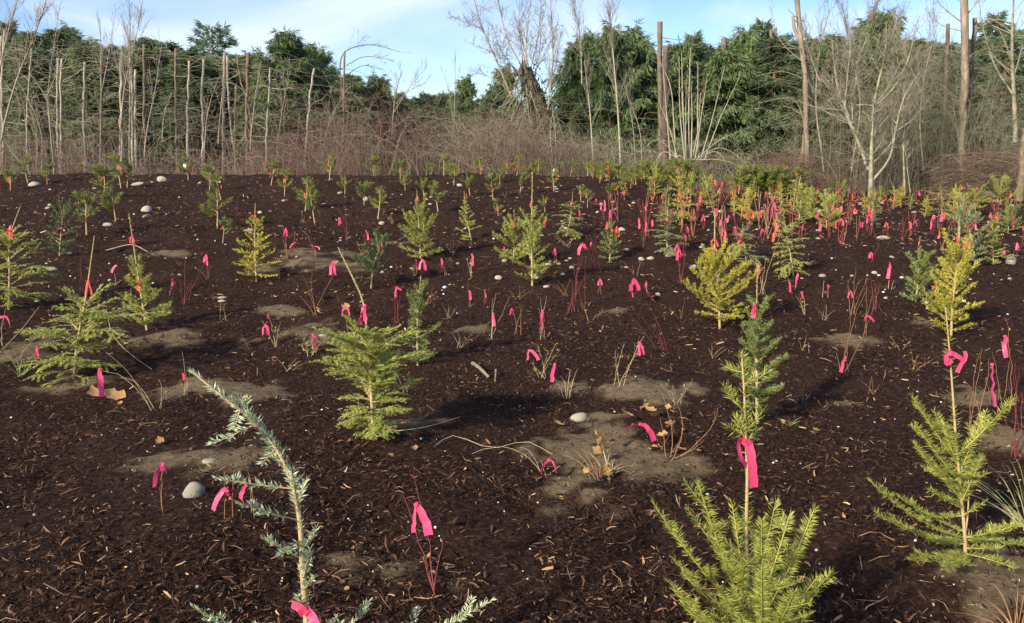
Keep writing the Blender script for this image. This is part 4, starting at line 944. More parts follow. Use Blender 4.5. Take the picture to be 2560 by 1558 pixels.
def pine(xb, yb, yt, words, group=None, ribbons=None, far=22.5, color='orange', rot=None, ribbon_words=None):
    p = on_ground(xb, yb, far); Yp = p[1]
    k = int(xb + yb) % 8
    if k in PINE_USED: o = copy_tree(PINES[k])
    else: o = PINES[k]; PINE_USED.add(k)
    h = at_depth(xb, yt, Yp)[2] - p[2]; s = max(h, 0.25) / 0.8 * 0.93
    o.location = tuple(p); o.scale = (s * 1.15, s * 1.15, s); o.rotation_euler = (0, 0, RNG.random() * 6.28)
    tag(o, words, 'seedling', group)
    if ribbons is None and (int(xb) * 7) % 5 == 0: ribbons = []
    if ribbons is None: ribbons = [(xb + RNG.normal(0, 2), yt + (yb - yt) * RNG.uniform(0.22, 0.62), RNG.uniform(8, 13))]
    for i, (x, yy, hh) in enumerate(ribbons):
        ribbon_px(x, yy, hh, Yp - 0.05, ribbon_words or f'{"orange" if color == "orange" else "coral"} ribbon on the {words}' + (' higher up' if i else ''), color, int(x * 3 + yy), None, ('ribbons ' + group) if group else None)

LEFT_P = [(26, 478, 418, 'coral'), (70, 458, 385, 'coral'), (118, 462, 408, 'coral'), (259, 494, 412, 'coral'), (303, 472, 382, 'coral'), (290, 553, 462, 'coral'), (217, 590, 475, 'coral'), (471, 452, 388, 'orange'), (524, 476, 404, 'orange'), (553, 500, 430, 'coral'), (543, 572, 470, 'coral'), (557, 608, 540, 'coral'), (318, 470, 408, 'coral')]
LEFT_P.sort()
for i, (xb, yb, yt, c) in enumerate(LEFT_P): pine(xb, yb, yt, f'pine seedling on the left of the mound, {ordinal(i + 1)} from the left', color=c)
MID_P = [(677, 464, 398), (711, 490, 423), (763, 528, 440), (787, 557, 465), (862, 485, 438), (910, 512, 450), (945, 546, 465), (823, 452, 383), (937, 440, 390), (1003, 454, 398), (1013, 477, 428), (1065, 440, 404), (1060, 492, 440), (1096, 531, 450), (1110, 440, 382), (1135, 464, 408), (1175, 489, 432), (1202, 437, 392), (1233, 502, 432), (1246, 542, 496), (1249, 459, 420),
         (1292, 440, 388), (1300, 482, 428), (1385, 478, 425), (1363, 533, 488), (1392, 452, 405), (1452, 506, 462), (1469, 520, 470), (1525, 497, 455), (1561, 502, 468), (1590, 462, 420), (1610, 446, 408), (1625, 478, 440), (1632, 507, 468), (1345, 436, 395), (1425, 436, 398), (1470, 440, 402), (1515, 444, 404), (1545, 448, 410)]
MID_P.sort()
for i, (xb, yb, yt) in enumerate(MID_P): pine(xb, yb, yt, f'pine seedling along the middle of the crest, {ordinal(i + 1)} from the left')
rp = np.random.default_rng(77)
G1 = 'thick band of young pines along the right of the crest'
band = []
for i in range(56):
    xb = 1480 + 520 * rp.random(); band.append((xb, 428 + 60 * rp.random() ** 1.5 + 0.05 * (xb - 1500)))
for i, (xb, yb) in enumerate(sorted(band)):
    pine(xb, yb, yb - rp.uniform(28, 44), f'small pine in the thick right crest band, {ordinal(i + 1)} from the left', G1, far=26)
# pines only just showing over the crest
for i, xb in enumerate(sorted(1000 + 560 * rp.random(12))):
    pine(xb, 430, 404 + rp.uniform(-4, 8), f'young pine half hidden behind the crest, {ordinal(i + 1)} from the left', 'pines behind the crest', far=22.5)

# ---------------------------------------------------------------- the crowded planting below the alder, right
G2 = 'in the crowded planting below the white-barked alder'
def small_conifer(seed, tone, kind):
    rng = np.random.default_rng(seed)
    return conifer('fir_seedling', kind, (0, 0, -50), [np.array([0, 0, -0.02]), np.array([rng.normal(0, .02), rng.normal(0, .02), 0.35]), np.array([rng.normal(0, .03), rng.normal(0, .03), 0.8])], 0.26, (0.05, 0.82), tone, None, seed, 0.5, 15.0)
SMALL = [small_conifer(400, 'lime', 'fir'), small_conifer(401, 'green', 'fir'), small_conifer(402, 'lime', 'wispy'), small_conifer(403, 'grey', 'stiff'), small_conifer(404, 'yellow', 'fir')]
small_used = set()
pts = []
for i in range(40):
    xb = 1620 + 940 * rp.random() ** 0.75; yb = 478 + 75 * rp.random() ** 1.3 + (10 if xb > 2100 else 0)
    pts.append((xb, yb))
for i, (xb, yb) in enumerate(sorted(pts)):
    p = on_ground(xb, yb, 30.0); k = rp.integers(5)
    if k in small_used: o = copy_tree(SMALL[k])
    else: o = SMALL[k]; small_used.add(k)
    s = rp.uniform(0.55, 0.95); o.location = tuple(p); o.scale = (s, s, s * rp.uniform(0.85, 1.1)); o.rotation_euler = (0, 0, rp.random() * 6.28)
    tag(o, f'small fir {G2}, {ordinal(i + 1)} from the left', 'seedling', 'young firs ' + G2)
for k in range(5):
    if k not in small_used: SMALL[k].location = (3 + k, 24, float(height(3 + k, 24))); tag(SMALL[k], 'small green fir ' + G2, 'seedling', 'young firs ' + G2)
def small_whip(seed):
    rng = np.random.default_rng(seed); root = thing('bare_shrub', (0, 0, -50), None, None)
    for _ in range(rng.integers(2, 5)):
        b = np.array([rng.normal(0, 0.10), rng.normal(0, 0.08), rng.uniform(0.3, 0.62)])
        g = Geo(); g.tubes(bez([rng.normal(0, .02), 0, -0.02], b * 0.5 + rng.normal(0, .03, 3), b, 6), np.linspace(0.0055, 0.0035, 6), 4); g.build('stem', M[['red_twig', 'brown_twig', 'red_twig'][seed % 3]], root, True)
    return root
WHIPS = [small_whip(500 + i) for i in range(6)]; whip_used = set()
wh = []
for i in range(84):
    xb = 1500 + 1060 * rp.random() ** 0.75; wh.append((xb, 484 + 135 * rp.random() ** 1.15 + (8 if xb > 2100 else -6)))
for row, sel in (('rear', lambda y: y < 505), ('middle', lambda y: 505 <= y < 535), ('front', lambda y: y >= 535)):
    for i, (xb, yb) in enumerate(sorted(p for p in wh if sel(p[1]))):
        p = on_ground(xb, yb, 29.0); k = rp.integers(6)
        if k in whip_used: o = copy_tree(WHIPS[k])
        else: o = WHIPS[k]; whip_used.add(k)
        s = rp.uniform(0.6, 1.15); o.location = tuple(p); o.scale = (s, s, s); o.rotation_euler = (0, 0, rp.random() * 6.28)
        tag(o, f'bare whip in the {row} rows below the alder, {ordinal(i + 1)} from the left', 'shrub', 'bare whips ' + G2)
        ribbon(p + np.array([rp.normal(0, 0.05), -0.05, rp.uniform(0.22, 0.45) * s]), rp.uniform(0.08, 0.13), f'small ribbon in the {row} rows below the alder, {ordinal(i + 1)} from the left', 'pink' if rp.random() < 0.45 else 'coral', int(xb * 11), None, 'ribbons ' + G2, simple=True)

# ---------------------------------------------------------------- dead leaves, sticks, tags, grass
def dead_leaf(px, py, wpx, label, seed, lift=0.0, tilt=None, group=None):
    """a curled lobed leaf with a midrib fold"""
    rng = np.random.default_rng(seed); p = on_ground(px, py); d = np.linalg.norm(p - np.array([0, 0, EYE])); L = wpx / FPX * d
    n = 9; t = np.linspace(0, 1, n)
    prof = 0.36 * np.sin(math.pi * t ** 0.8) * (1 + 0.35 * np.cos(t * 14 + rng.random() * 6)) + 0.01
    z = rng.uniform(0.15, 0.4) * (t - 0.5) ** 2 * 2; zz = rng.uniform(0.2, 0.7)
    V = np.stack([np.stack([t, -prof, z + prof * zz], -1), np.stack([t, 0 * t, z], -1), np.stack([t, prof, z + prof * zz * rng.uniform(-0.3, 1.2)], -1)], 1) - np.array([0.5, 0, 0])
    V = V + rng.normal(0, 0.015, V.shape)
    i = np.arange(n - 1)[:, None] * 3; g = Geo()
    g.quads(V * L, np.concatenate([i + np.array([[0, 1, 4, 3]]), i + np.array([[1, 2, 5, 4]])]))
    o = g.build('dead_leaf', M['dead_leaf'], None, True, p + np.array([0, 0, 0.014 + lift + 0.1 * L]))
    o.rotation_euler = tilt or (rng.normal(0, 0.35), rng.normal(0, 0.35), rng.random() * 6.28)
    return tag(o, label, 'leaf', group)
dead_leaf(1395, 1070, 34, 'curled tan maple leaf on the mulch below the blocky grey stone', 1)
dead_leaf(1612, 1026, 30, 'pale tan leaf lying above the ribbon arch', 2)
dead_leaf(1567, 1062, 44, 'crumpled tan leaf held at the left end of the ribbon arch', 3, 0.03)
dead_leaf(1622, 1055, 34, 'tan leaf over the top of the ribbon arch', 4, 0.05)
dead_leaf(240, 1002, 46, 'folded tan leaf under the long pink ribbon, left of a pair', 5, 0.02)
dead_leaf(285, 1003, 50, 'wide curled tan leaf under the long pink ribbon, right of a pair', 6, 0.01)
dead_leaf(1510, 1200, 36, 'upright tan leaf at the lip of the dug hollow', 7, 0.03, (1.2, 0.2, 0.5))
dead_leaf(1474, 1215, 26, 'narrow tan leaf at the lip of the dug hollow', 8, 0.02, (1.3, 0.1, 1.2))
dead_leaf(1132, 1325, 40, 'olive-brown pointed leaf right of the front red twig clump', 9)
dead_leaf(2225, 668, 20, 'small tan leaf beside the pale stone before the alder', 10)
dead_leaf(2035, 665, 26, 'tan leaf right of the leaning wispy hemlock', 11)
for i, (x, yy, w, lf) in enumerate(sorted([(1478, 1190, 24, 0.05), (1490, 1180, 30, 0.09), (1500, 1172, 26, 0.13), (1485, 1160, 22, 0.15), (1512, 1195, 22, 0.02), (1465, 1200, 18, 0.03)])):
    dead_leaf(x, yy, w, f'brown hanging leaf of the dead bunch in the hollow, {ordinal(i + 1)} counted from its left', 130 + i, lf, (1.2, 0.3 * i, 0.8 * i), group='leaves of the dead bunch in the hollow')
for i, (px, py) in enumerate(sorted([(640, 690), (700, 700), (560, 800), (900, 640), (1120, 800), (1150, 870), (1070, 760), (1290, 750), (1420, 740), (1480, 800), (1130, 640), (1590, 690), (330, 760), (520, 700), (620, 880), (1700, 800), (1780, 900), (2010, 880), (2060, 800), (2250, 880), (2280, 930), (1930, 780), (1010, 980), (720, 930), (2180, 985), (1690, 1010), (2010, 1010), (980, 560), (760, 560), (1420, 620)])):
    rng_w = np.random.default_rng(600 + i); hpx = 30 + (py - 500) * 0.06
    shrub(px, py, [(px + rng_w.normal(0, hpx * 0.5), py - hpx * rng_w.uniform(0.4, 1.0)) for _ in range(rng_w.integers(3, 6))], ['tan_twig', 'brown_twig'][i % 2], f'low dry weed stalks without a ribbon, {ordinal(i + 1)} from the left', twigs=1, group='dry weed stalks in the mulch', leaves=int(rng_w.integers(0, 3)), thick=0.0016)
for i, (x, yy, w, lf) in enumerate(sorted([(1640, 1130, 30, 0.0), (1655, 1110, 28, 0.03), (1672, 1098, 30, 0.06), (1680, 1080, 22, 0.10), (1700, 1135, 34, 0.0), (1650, 1135, 30, 0.01), (1635, 1118, 22, 0.02), (1668, 1075, 18, 0.12)])):
    dead_leaf(x, yy, w, f'curled tan leaf in the brown twig clump, {ordinal(i + 1)} counted from its left', 30 + i, lf, group='leaves in the brown twig clump')
for i, (x, yy, w) in enumerate(sorted([(775, 735, 26), (782, 720, 30), (835, 738, 26), (842, 680, 20), (865, 765, 24), (800, 770, 26), (770, 700, 20), (778, 682, 18)])):
    dead_leaf(x, yy + 25, w, f'hanging leaf of the withered shrub, {ordinal(i + 1)} counted from its left', 50 + i, 0.05 + (770 - yy) * 0.0016, group='leaves on the withered shrub')
for i, (px, py) in enumerate(sorted(zip(rs.uniform(0, 2560, 26), rs.uniform(800, 1540, 26)))):
    dead_leaf(px, py, rs.uniform(10, 24), f'small broken brown leaf lying on the mulch, {ordinal(i + 1)} from the left', 80 + i, group='broken leaves on the mulch')

def stick(p3, r, label, mat='wood', cat='stick'):
    q = smooth_path(p3, 10); g = Geo(); g.tubes(q, np.linspace(r, r * 0.7, 10) * (1 + 0.12 * np.sin(np.arange(10) * 2.1)), 6, cap=True)
    o = g.build('stick', M[mat], None, True); return tag(o, label, cat)
def gp(px, py, lift): return on_ground(px, py) + np.array([0, 0, lift])
stick([gp(1182, 915, 0.02), gp(1200, 932, 0.03), gp(1222, 950, 0.02)], 0.016, 'weathered grey stick lying on the mulch right of the feathery hemlock')
stick([gp(1240, 935, 0.03), gp(1238, 958, 0.01)], 0.008, 'small blue-grey stick end beside the weathered stick')
stick([gp(965, 1085, 0.01), gp(1050, 1078, 0.015), gp(1150, 1052, 0.02)], 0.003, 'thin dry cane lying across soil right of the feathery hemlock', 'tan_twig')
stick([gp(1085, 1122, 0.01), gp(1130, 1100, 0.02), gp(1235, 1127, 0.012), gp(1310, 1118, 0.03), gp(1380, 1160, 0.05)], 0.0022, 'long wavy dry cane on the mulch left of the dug hollow', 'tan_twig')
stick([gp(268, 805, 0.12), gp(290, 862, 0.05), gp(340, 905, 0.03), gp(380, 930, 0.02)], 0.0032, 'long curved cane right of the wide low hemlock', 'tan_twig')
stick([gp(0, 885, 0.01), gp(50, 845, 0.05), gp(100, 800, 0.12)], 0.0032, 'straight pale cane at the left edge below the hemlock', 'tan_twig')
stick([gp(265, 632, 0.03), gp(330, 640, 0.14), gp(372, 650, 0.10)], 0.004, 'pale cane crossing the stem of the pale green fir', 'tan_twig')
for x, yy, lab in [(463, 420, 'white planting tag hanging beside a left crest pine'), (1387, 431, 'white planting tag hanging on a pine in the middle of the crest')]:
    p = at_depth(x, yy, 19.2); g = Geo(); w, h, t = 0.05, 0.085, 0.004
    v = [[sx * w, sy * t, sz * h] for sz in (-1, 1) for sx, sy in ((-1, -1), (1, -1), (1, 1), (-1, 1))]
    g.quads(v, [[0, 1, 5, 4], [1, 2, 6, 5], [2, 3, 7, 6], [3, 0, 4, 7], [4, 5, 6, 7], [3, 2, 1, 0]])
    o = g.build('planting_tag', M['tag'], None, False, p); o.rotation_euler = (0.1, 0.15, 0.2); tag(o, lab, 'tag')
def grass_tuft(px, py, hpx, n, label, mat, seed, spread=0.5):
    rng = np.random.default_rng(seed); p = on_ground(px, py); d = np.linalg.norm(p - np.array([0, 0, EYE])); H = hpx / FPX * d
    g = Geo()
    for i in range(n):
        a = rng.random() * 6.28; L = H * rng.uniform(0.5, 1.15); e = rng.uniform(0.5, 1.45)
        d3 = np.array([math.cos(a) * math.cos(e), math.sin(a) * math.cos(e), math.sin(e)])
        q = bez([rng.normal(0, .012), rng.normal(0, .012), 0], d3 * L * 0.55 + np.array([0, 0, L * .12]), d3 * L * np.array([1.15, 1.15, 0.8]), 6)
        tape_strip(g, q, 0.005, 0.0012, (rng.normal(0, .5), rng.normal(0, .5)))
    o = g.build('grass_tuft', M[mat], None, False, p); return tag(o, label, 'grass')
grass_tuft(2568, 1330, 170, 46, 'dry straw-green grass tuft at the right edge beside the spreading fir', 'grass', 1)
grass_tuft(52, 945, 70, 12, 'small green grass tuft near the left edge below the hemlock', 'green', 2)
grass_tuft(1975, 1070, 40, 12, 'tiny green grass tuft right of the close lime fir tip', 'grass', 3)
grass_tuft(2540, 1600, 120, 26, 'dry brown grass at the bottom right corner', 'brown_twig', 4)
grass_tuft(1495, 1205, 100, 13, 'dead brown grass bunch at the lip of the dug hollow', 'brown_twig', 5)
grass_tuft(1520, 1190, 90, 16, 'thin dark dead stalks inside the dug hollow', 'tan_twig', 6)
# ---------------------------------------------------------------- the trees behind
def crown_conifer(seed, H, Wd, style, bare=0.12, nb=80, top=1.0, density=1.0, open_=0.0):
    """trunk + drooping or layered boughs built of many small sprays; returns geometry for trunk, boughs, foliage"""
    rng = np.random.default_rng(seed)
    tp = smooth_path([[0, 0, -0.2], [rng.normal(0, .1), rng.normal(0, .1), H * 0.5], [rng.normal(0, .15), rng.normal(0, .1), H]], 14)
    gt, gb, gf = Geo(), Geo(), Geo()
    gt.tubes(tp, np.linspace(0.028 * H, 0.028 * H * (1 - 0.93 * top), 14), 7)
    az0 = rng.random() * 6.28
    for i in range(nb):
        u = (i + rng.uniform(-.4, .4)) / nb; u = min(max(u, 0), 1)
        t = bare + (0.99 - bare) * u
        p, _ = along(tp, np.array([t]))
        if style == 'cedar': L = Wd * (0.10 + 0.90 * (1 - u) ** 0.6) * rng.uniform(0.35, 1.45); el, bend = R(55 * u - 5 + rng.normal(0, 14)), R(-38)
        elif style == 'flat': L = Wd * (0.55 + 0.45 * math.sin(min(1, u * 1.2) * 2.6)) * rng.uniform(0.5, 1.2) * (1 - 0.55 * max(0, u - .75) / .25); el, bend = R(12 + 25 * max(0, u - .7) + rng.normal(0, 10)), R(-14)
        else: L = Wd * (0.07 + 0.93 * (1 - u) ** 0.62) * rng.uniform(0.4, 1.45); el, bend = R(20 * u - 8 + rng.normal(0, 13)), R(-16)
        if rng.random() < open_: continue
        ax = grow(p[0], az0 + i * 2.399 + rng.normal(0, .3), el, el + bend, L, 8, rng, 0.08)
        gb.tubes(ax, np.linspace(0.012 * L + 0.012, 0.006, 8), 3)
        n = int((26 + 34 * L) * density)
        t2 = rng.random(n) ** 0.75 * 0.92 + 0.08
        q, T = along(ax, t2)
        S = unit(np.cross(T, np.array([0, 0, 1.0])))
        sd = np.where(rng.random(n) < .5, 1, -1)[:, None]
        off = (rng.random(n)[:, None] * 0.30 * L * (1.1 - t2[:, None])) * sd
        if style == 'cedar':
            drop = np.array([0, 0, -1.0]) * rng.random(n)[:, None] * 0.42
            D = unit(T * 0.5 + S * sd * rng.uniform(0.1, .8, n)[:, None] + np.array([0, 0, -1.0]) * rng.uniform(.35, 1.3, n)[:, None])
            Lf, Wf = rng.uniform(.18, .46, n), rng.uniform(.030, .070, n)
        else:
            drop = np.array([0, 0, -1.0]) * rng.random(n)[:, None] * 0.22
            D = unit(T * 0.8 + S * sd * rng.uniform(.2, 1.1, n)[:, None] + np.array([0, 0, 1.0]) * rng.normal(-.25, .38, n)[:, None])
            Lf, Wf = rng.uniform(.16, .42, n), rng.uniform(.028, .065, n)
        gf.blades(q + S * off + drop, D, Lf, Wf, np.cross(D, rng.normal(0, 1, (n, 3))), mid=0.4)
        m_ = int(9 + 7 * L); tp_, TT = along(ax, rng.uniform(.80, 1.0, m_))
        D = unit(TT + rng.normal(0, .33, (m_, 3)) + np.array([0, 0, -.25 if style == 'cedar' else -.05]))
        gf.blades(tp_, D, rng.uniform(.25, .55, m_), rng.uniform(.022, .05, m_), np.cross(D, rng.normal(0, 1, (m_, 3))), mid=0.4)
    return gt, gb, gf

TREE_KINDS = {'dark': ('crown_dark', 'fir', 8.0, 2.3), 'dark2': ('crown_dark', 'fir', 8.0, 2.6), 'cedar': ('crown_cedar', 'cedar', 8.0, 2.5), 'cedar2': ('crown_cedar', 'cedar', 8.0, 2.2),
              'grey': ('crown_grey', 'fir', 8.0, 2.5), 'grey2': ('crown_grey', 'cedar', 8.0, 2.3), 'flat': ('crown_dark', 'flat', 8.0, 2.4)}
TREES = {}
for i, (nm, (mt, stl, H, Wd)) in enumerate(TREE_KINDS.items()):
    nb = 135 if stl != 'flat' else 64
    gt, gb, gf = crown_conifer(700 + i, H, Wd, stl, 0.06 if stl != 'flat' else 0.35, nb, density=2.6 if stl != 'flat' else 2.2)
    TREES[nm] = (gt.mesh('trunk', M['bark_conifer'], True), gb.mesh('branches', M['bark_conifer'], True), gf.mesh('crown', M[mt]), H)
def conifer_tree(kind, px, ytop, Y, words, wide=1.0, group=None):
    mt, mb, mf, H0 = TREES[kind]
    top = at_depth(px, ytop, Y); z0 = float(height(top[0], Y)); s = (top[2] - z0) / H0
    root = thing('conifer_tree', (top[0], Y, z0), words, 'tree', group)
    root.scale = (s * wide, s * wide, s); root.rotation_euler = (0, 0, RNG.random() * 6.28)
    for nm, me in (('trunk', mt), ('branches', mb), ('crown', mf)):
        o = bpy.data.objects.new(nm, me); COL.objects.link(o); o.parent = root

LT = [(-60, 60, 46, 'grey', 1.1), (15, 48, 44, 'dark', .8), (62, 72, 41, 'grey', 1.1), (122, 66, 45, 'grey', 1.3), (178, 68, 46, 'grey2', .9), (215, 100, 40, 'grey2', 1.2), (268, 112, 43, 'grey', 1.4), (330, 112, 45, 'dark', 1.4), (374, 90, 42, 'grey', 1.2), (418, 102, 44, 'dark2', 1.3), (460, 118, 40, 'dark', 1.2), (500, 130, 45, 'grey', 1.4), (545, 140, 42, 'grey2', 1.3), (585, 135, 46, 'dark', 1.3),
      (640, 128, 42, 'cedar2', 1.1), (770, 112, 41, 'cedar', 1.0), (820, 165, 44, 'grey2', 1.1), (880, 182, 40, 'grey', 1.2), (945, 190, 43, 'grey2', 1.2), (1000, 228, 46, 'dark', 1.2), (1055, 232, 42, 'dark2', 1.2), (1110, 232, 45, 'cedar', 1.1), (1164, 190, 42, 'cedar2', .85), (1262, 162, 44, 'cedar2', .9), (1220, 225, 40, 'cedar', .9), (1420, 250, 46, 'dark', .9)]
for i, a in enumerate(LT): conifer_tree(a[3], a[0], a[1], a[2], f'dense conifer in the left treeline, {ordinal(i + 1)} from the left', a[4] * 1.08)
for i, (px, yt) in enumerate([(790, 205), (840, 222), (890, 212), (930, 228), (975, 236), (1020, 244), (1075, 248), (1135, 250), (1190, 246), (1240, 236), (1290, 262)]):
    conifer_tree(['grey', 'dark', 'grey2', 'dark2'][i % 4], px, yt, 45 + (i % 3), f'low conifer in the middle dip of the treeline, {ordinal(i + 1)} from the left', 1.7)
conifer_tree('flat', 527, 66, 43, 'flat-topped dark fir standing above the left treeline', 1.0)
conifer_tree('cedar', 702, 78, 39, 'broad drooping cedar standing above the left treeline', 1.15)
RT = [(1440, 112, 37, 'cedar2', 1.2), (1478, 84, 38, 'cedar', 1.1), (1528, 60, 36, 'cedar2', 1.1), (1580, 70, 39, 'grey2', 1.3), (1612, 105, 37, 'cedar', 1.5), (1655, 135, 40, 'dark2', 1.6), (1700, 105, 38, 'cedar2', 1.4), (1730, 78, 41, 'dark', 1.1), (1768, 112, 39, 'dark2', 1.7), (1808, 122, 37, 'cedar', 1.6), (1850, 96, 41, 'dark2', 1.4), (1878, 70, 38, 'cedar', 1.1), (1914, 46, 40, 'dark', 1.0), (1950, 82, 37, 'dark2', 1.5), (1985, 98, 39, 'cedar2', 1.5),
      (2040, 95, 39, 'grey2', 1.5), (2100, 80, 36, 'grey', 1.5), (2165, 50, 40, 'grey2', 1.2), (2225, 26, 38, 'cedar', 1.2), (2280, 92, 37, 'grey', 1.6), (2345, 105, 40, 'dark2', 1.6), (2390, 120, 36, 'grey', 1.5), (2450, 95, 38, 'dark', 1.5), (2492, 26, 37, 'dark', 1.0), (2535, 75, 36, 'dark2', 1.5), (2600, 50, 38, 'dark', 1.4)]
for i, a in enumerate(RT): conifer_tree(a[3], a[0], a[1], a[2], f'dense conifer in the right treeline, {ordinal(i + 1)} from the left', a[4] * 0.86)
# a second, lower row closes most gaps from further back
for i in range(34):
    px = -80 + 2720 * i / 33 + RNG.normal(0, 15)
    if 1330 < px < 1440: continue
    yt = np.interp(px, [0, 300, 600, 900, 1100, 1300, 1500, 1800, 2560], [150, 170, 200, 250, 275, 255, 190, 170, 160]) + RNG.normal(0, 12)
    conifer_tree(['dark', 'dark2', 'grey'][i % 3], px, yt, RNG.uniform(50, 56), f'dark conifer far back behind the treeline, {ordinal(i + 1)} from the left', 1.3, 'conifers of the back row')

# ---------------------------------------------------------------- topped trunks
def trunk_thing(pts, w0, w1, Y, mat, label, name='topped_trunk', stubs=3, cat='trunk', stub_len=0.5, seed=0):
    """pts from the top down in photo pixels; w0, w1 the widths at top and foot in photo pixels"""
    rng = np.random.default_rng(seed + int(pts[0][0]))
    W = [at_depth(x, y, Y) for x, y in pts][::-1]
    foot = W[0].copy(); foot[2] = min(foot[2], float(height(foot[0], Y)))
    W = [foot - np.array([0, 0, 0.2])] + W[1:] if len(W) > 2 else [foot - np.array([0, 0, 0.2]), W[0] * 0.5 + W[1] * 0.5, W[1]]
    q = smooth_path(np.array(W) - foot, 16); q[1:-1] += rng.normal(0, 0.018, (14, 3))
    root = thing(name, foot, label, cat)
    g = Geo(); g.tubes(q, np.linspace(w1, w0, 16) * 0.80 / FPX * Y / 2 * (1 + rng.normal(0, 0.06, 16)), 6 if w0 < 12 else 6, cap=True)
    g.build('trunk', M[mat], root, True)
    for _ in range(stubs):
        p, _t = along(q, np.array([rng.uniform(.3, .97)]))
        ax = grow(p[0], rng.random() * 6.28, R(rng.uniform(-5, 40)), R(rng.uniform(-20, 20)), stub_len * rng.uniform(.5, 2.2), 5, rng, .15)
        g = Geo(); g.tubes(ax, np.linspace(0.016, 0.007, 5), 4); g.build('branch', M[mat], root, True)
    return root, q, foot
SN = [([(304, 114), (303, 250), (300, 400)], 9, 11, 'snag_grey'), ([(328, 105), (330, 230), (328, 400)], 9, 10, 'snag_grey'), ([(339, 174), (338, 280), (334, 400)], 8, 10, 'snag_grey'), ([(212, 155), (210, 250), (209, 400)], 8, 9, 'snag_grey'), ([(145, 146), (143, 270), (143, 400)], 7, 8, 'snag_grey'), ([(155, 147), (151, 260), (148, 400)], 6, 7, 'snag_grey'),
      ([(473, 152), (470, 260), (463, 410)], 7, 9, 'snag_grey'), ([(509, 148), (507, 230), (503, 400)], 8, 10, 'snag_grey'), ([(562, 132), (560, 220), (555, 400)], 9, 9, 'snag_grey'), ([(568, 140), (572, 250), (590, 380)], 6, 7, 'snag_grey'), ([(620, 132), (618, 220), (614, 400)], 10, 11, 'snag_brown'), ([(677, 169), (672, 250), (658, 410)], 7, 9, 'snag_pale'), ([(786, 171), (775, 240), (757, 390)], 7, 9, 'snag_pale'),
      ([(12, 75), (6, 180), (0, 380)], 7, 8, 'snag_grey'), ([(4, 90), (0, 180), (-6, 380)], 6, 7, 'snag_grey'), ([(79, 122), (70, 230), (63, 400)], 4, 5, 'snag_grey'), ([(256, 115), (252, 260), (250, 400)], 6, 6, 'snag_brown'), ([(360, 112), (360, 200), (360, 400)], 9, 9, 'snag_brown'), ([(440, 122), (440, 220), (440, 400)], 9, 9, 'snag_brown'), ([(590, 215), (588, 300), (586, 400)], 8, 8, 'snag_brown'), ([(593, 140), (602, 200), (618, 250), (622, 400)], 5, 9, 'snag_brown')]
M['snag_pale'] = M['snag_grey']
M['snag_moss'] = material('mossy_brown_trunk', [(0.3, (0.075, 0.075, 0.03)), (0.55, (0.15, 0.115, 0.075)), (0.75, (0.27, 0.22, 0.15))], noise=4, rough=0.95, bump=(9, 0.6, 0.04))
for i, (pts_, w0, w1, mt) in enumerate(SN): trunk_thing(pts_, w0, w1, 33 + (i % 5) * 0.8, mt, f'{"brown" if mt == "snag_brown" else "pale grey"} topped trunk in the left trees, {ordinal(i + 1)} of its line', stubs=5, stub_len=0.8, seed=i)
for pts_, w0, w1, Yt, mt, lab in [([(1650, 55), (1650, 130), (1655, 420)], 15, 16, 35, 'snag_brown', 'cut-off mossy trunk with side boughs above the right cedars'), ([(1665, 114), (1663, 230), (1664, 430)], 18, 20, 33, 'snag_brown', 'thick red-brown topped trunk behind the pale whips'),
    ([(1810, 97), (1810, 250), (1810, 430)], 16, 18, 38, 'snag_brown', 'red-brown sawn trunk top, left of a pair over the dark firs'), ([(1828, 97), (1828, 250), (1828, 430)], 14, 16, 38.6, 'snag_brown', 'red-brown sawn trunk top, right of a pair over the dark firs'), ([(1927, 76), (1927, 250), (1927, 430)], 9, 10, 39, 'snag_brown', 'narrow sawn trunk top left of the tall bare trunk'),
    ([(1939, 70), (1939, 250), (1939, 430)], 9, 10, 39.5, 'snag_brown', 'second narrow sawn trunk top left of the tall bare trunk'), ([(2134, 70), (2134, 250), (2134, 430)], 8, 10, 39, 'snag_brown', 'sawn trunk top just showing behind the alder twigs'), ([(1988, -30), (2000, 80), (2010, 170), (2014, 260), (2022, 440)], 13, 18, 31, 'snag_tan', 'tall kinked grey-brown bare trunk right of the dark firs'),
    ([(1982, 40), (1985, 75), (2008, 130), (2012, 200)], 9, 14, 31.3, 'snag_tan', 'short broken fork beside the tall kinked trunk'), ([(2410, -30), (2412, 130), (2408, 260), (2406, 440)], 20, 22, 30, 'snag_tan', 'stout peeled tan trunk on the right'), ([(2370, 60), (2366, 180), (2362, 300), (2360, 440)], 11, 14, 32, 'snag_brown', 'thinner brown trunk left of the peeled tan trunk'),
    ([(2437, 45), (2434, 120), (2424, 200)], 13, 14, 30.8, 'snag_brown', 'broken brown trunk leaning on the peeled tan trunk'), ([(2562, 320), (2556, 420), (2548, 500)], 20, 30, 25, 'snag_moss', 'mossy trunk foot at the right edge'), ([(862, 128), (860, 200), (856, 420)], 6, 8, 34, 'snag_brown', 'slim dark trunk with branches swept right, middle of the picture')]:
    trunk_thing(pts_, w0, w1, Yt, mt, lab, stubs=7, stub_len=0.8)

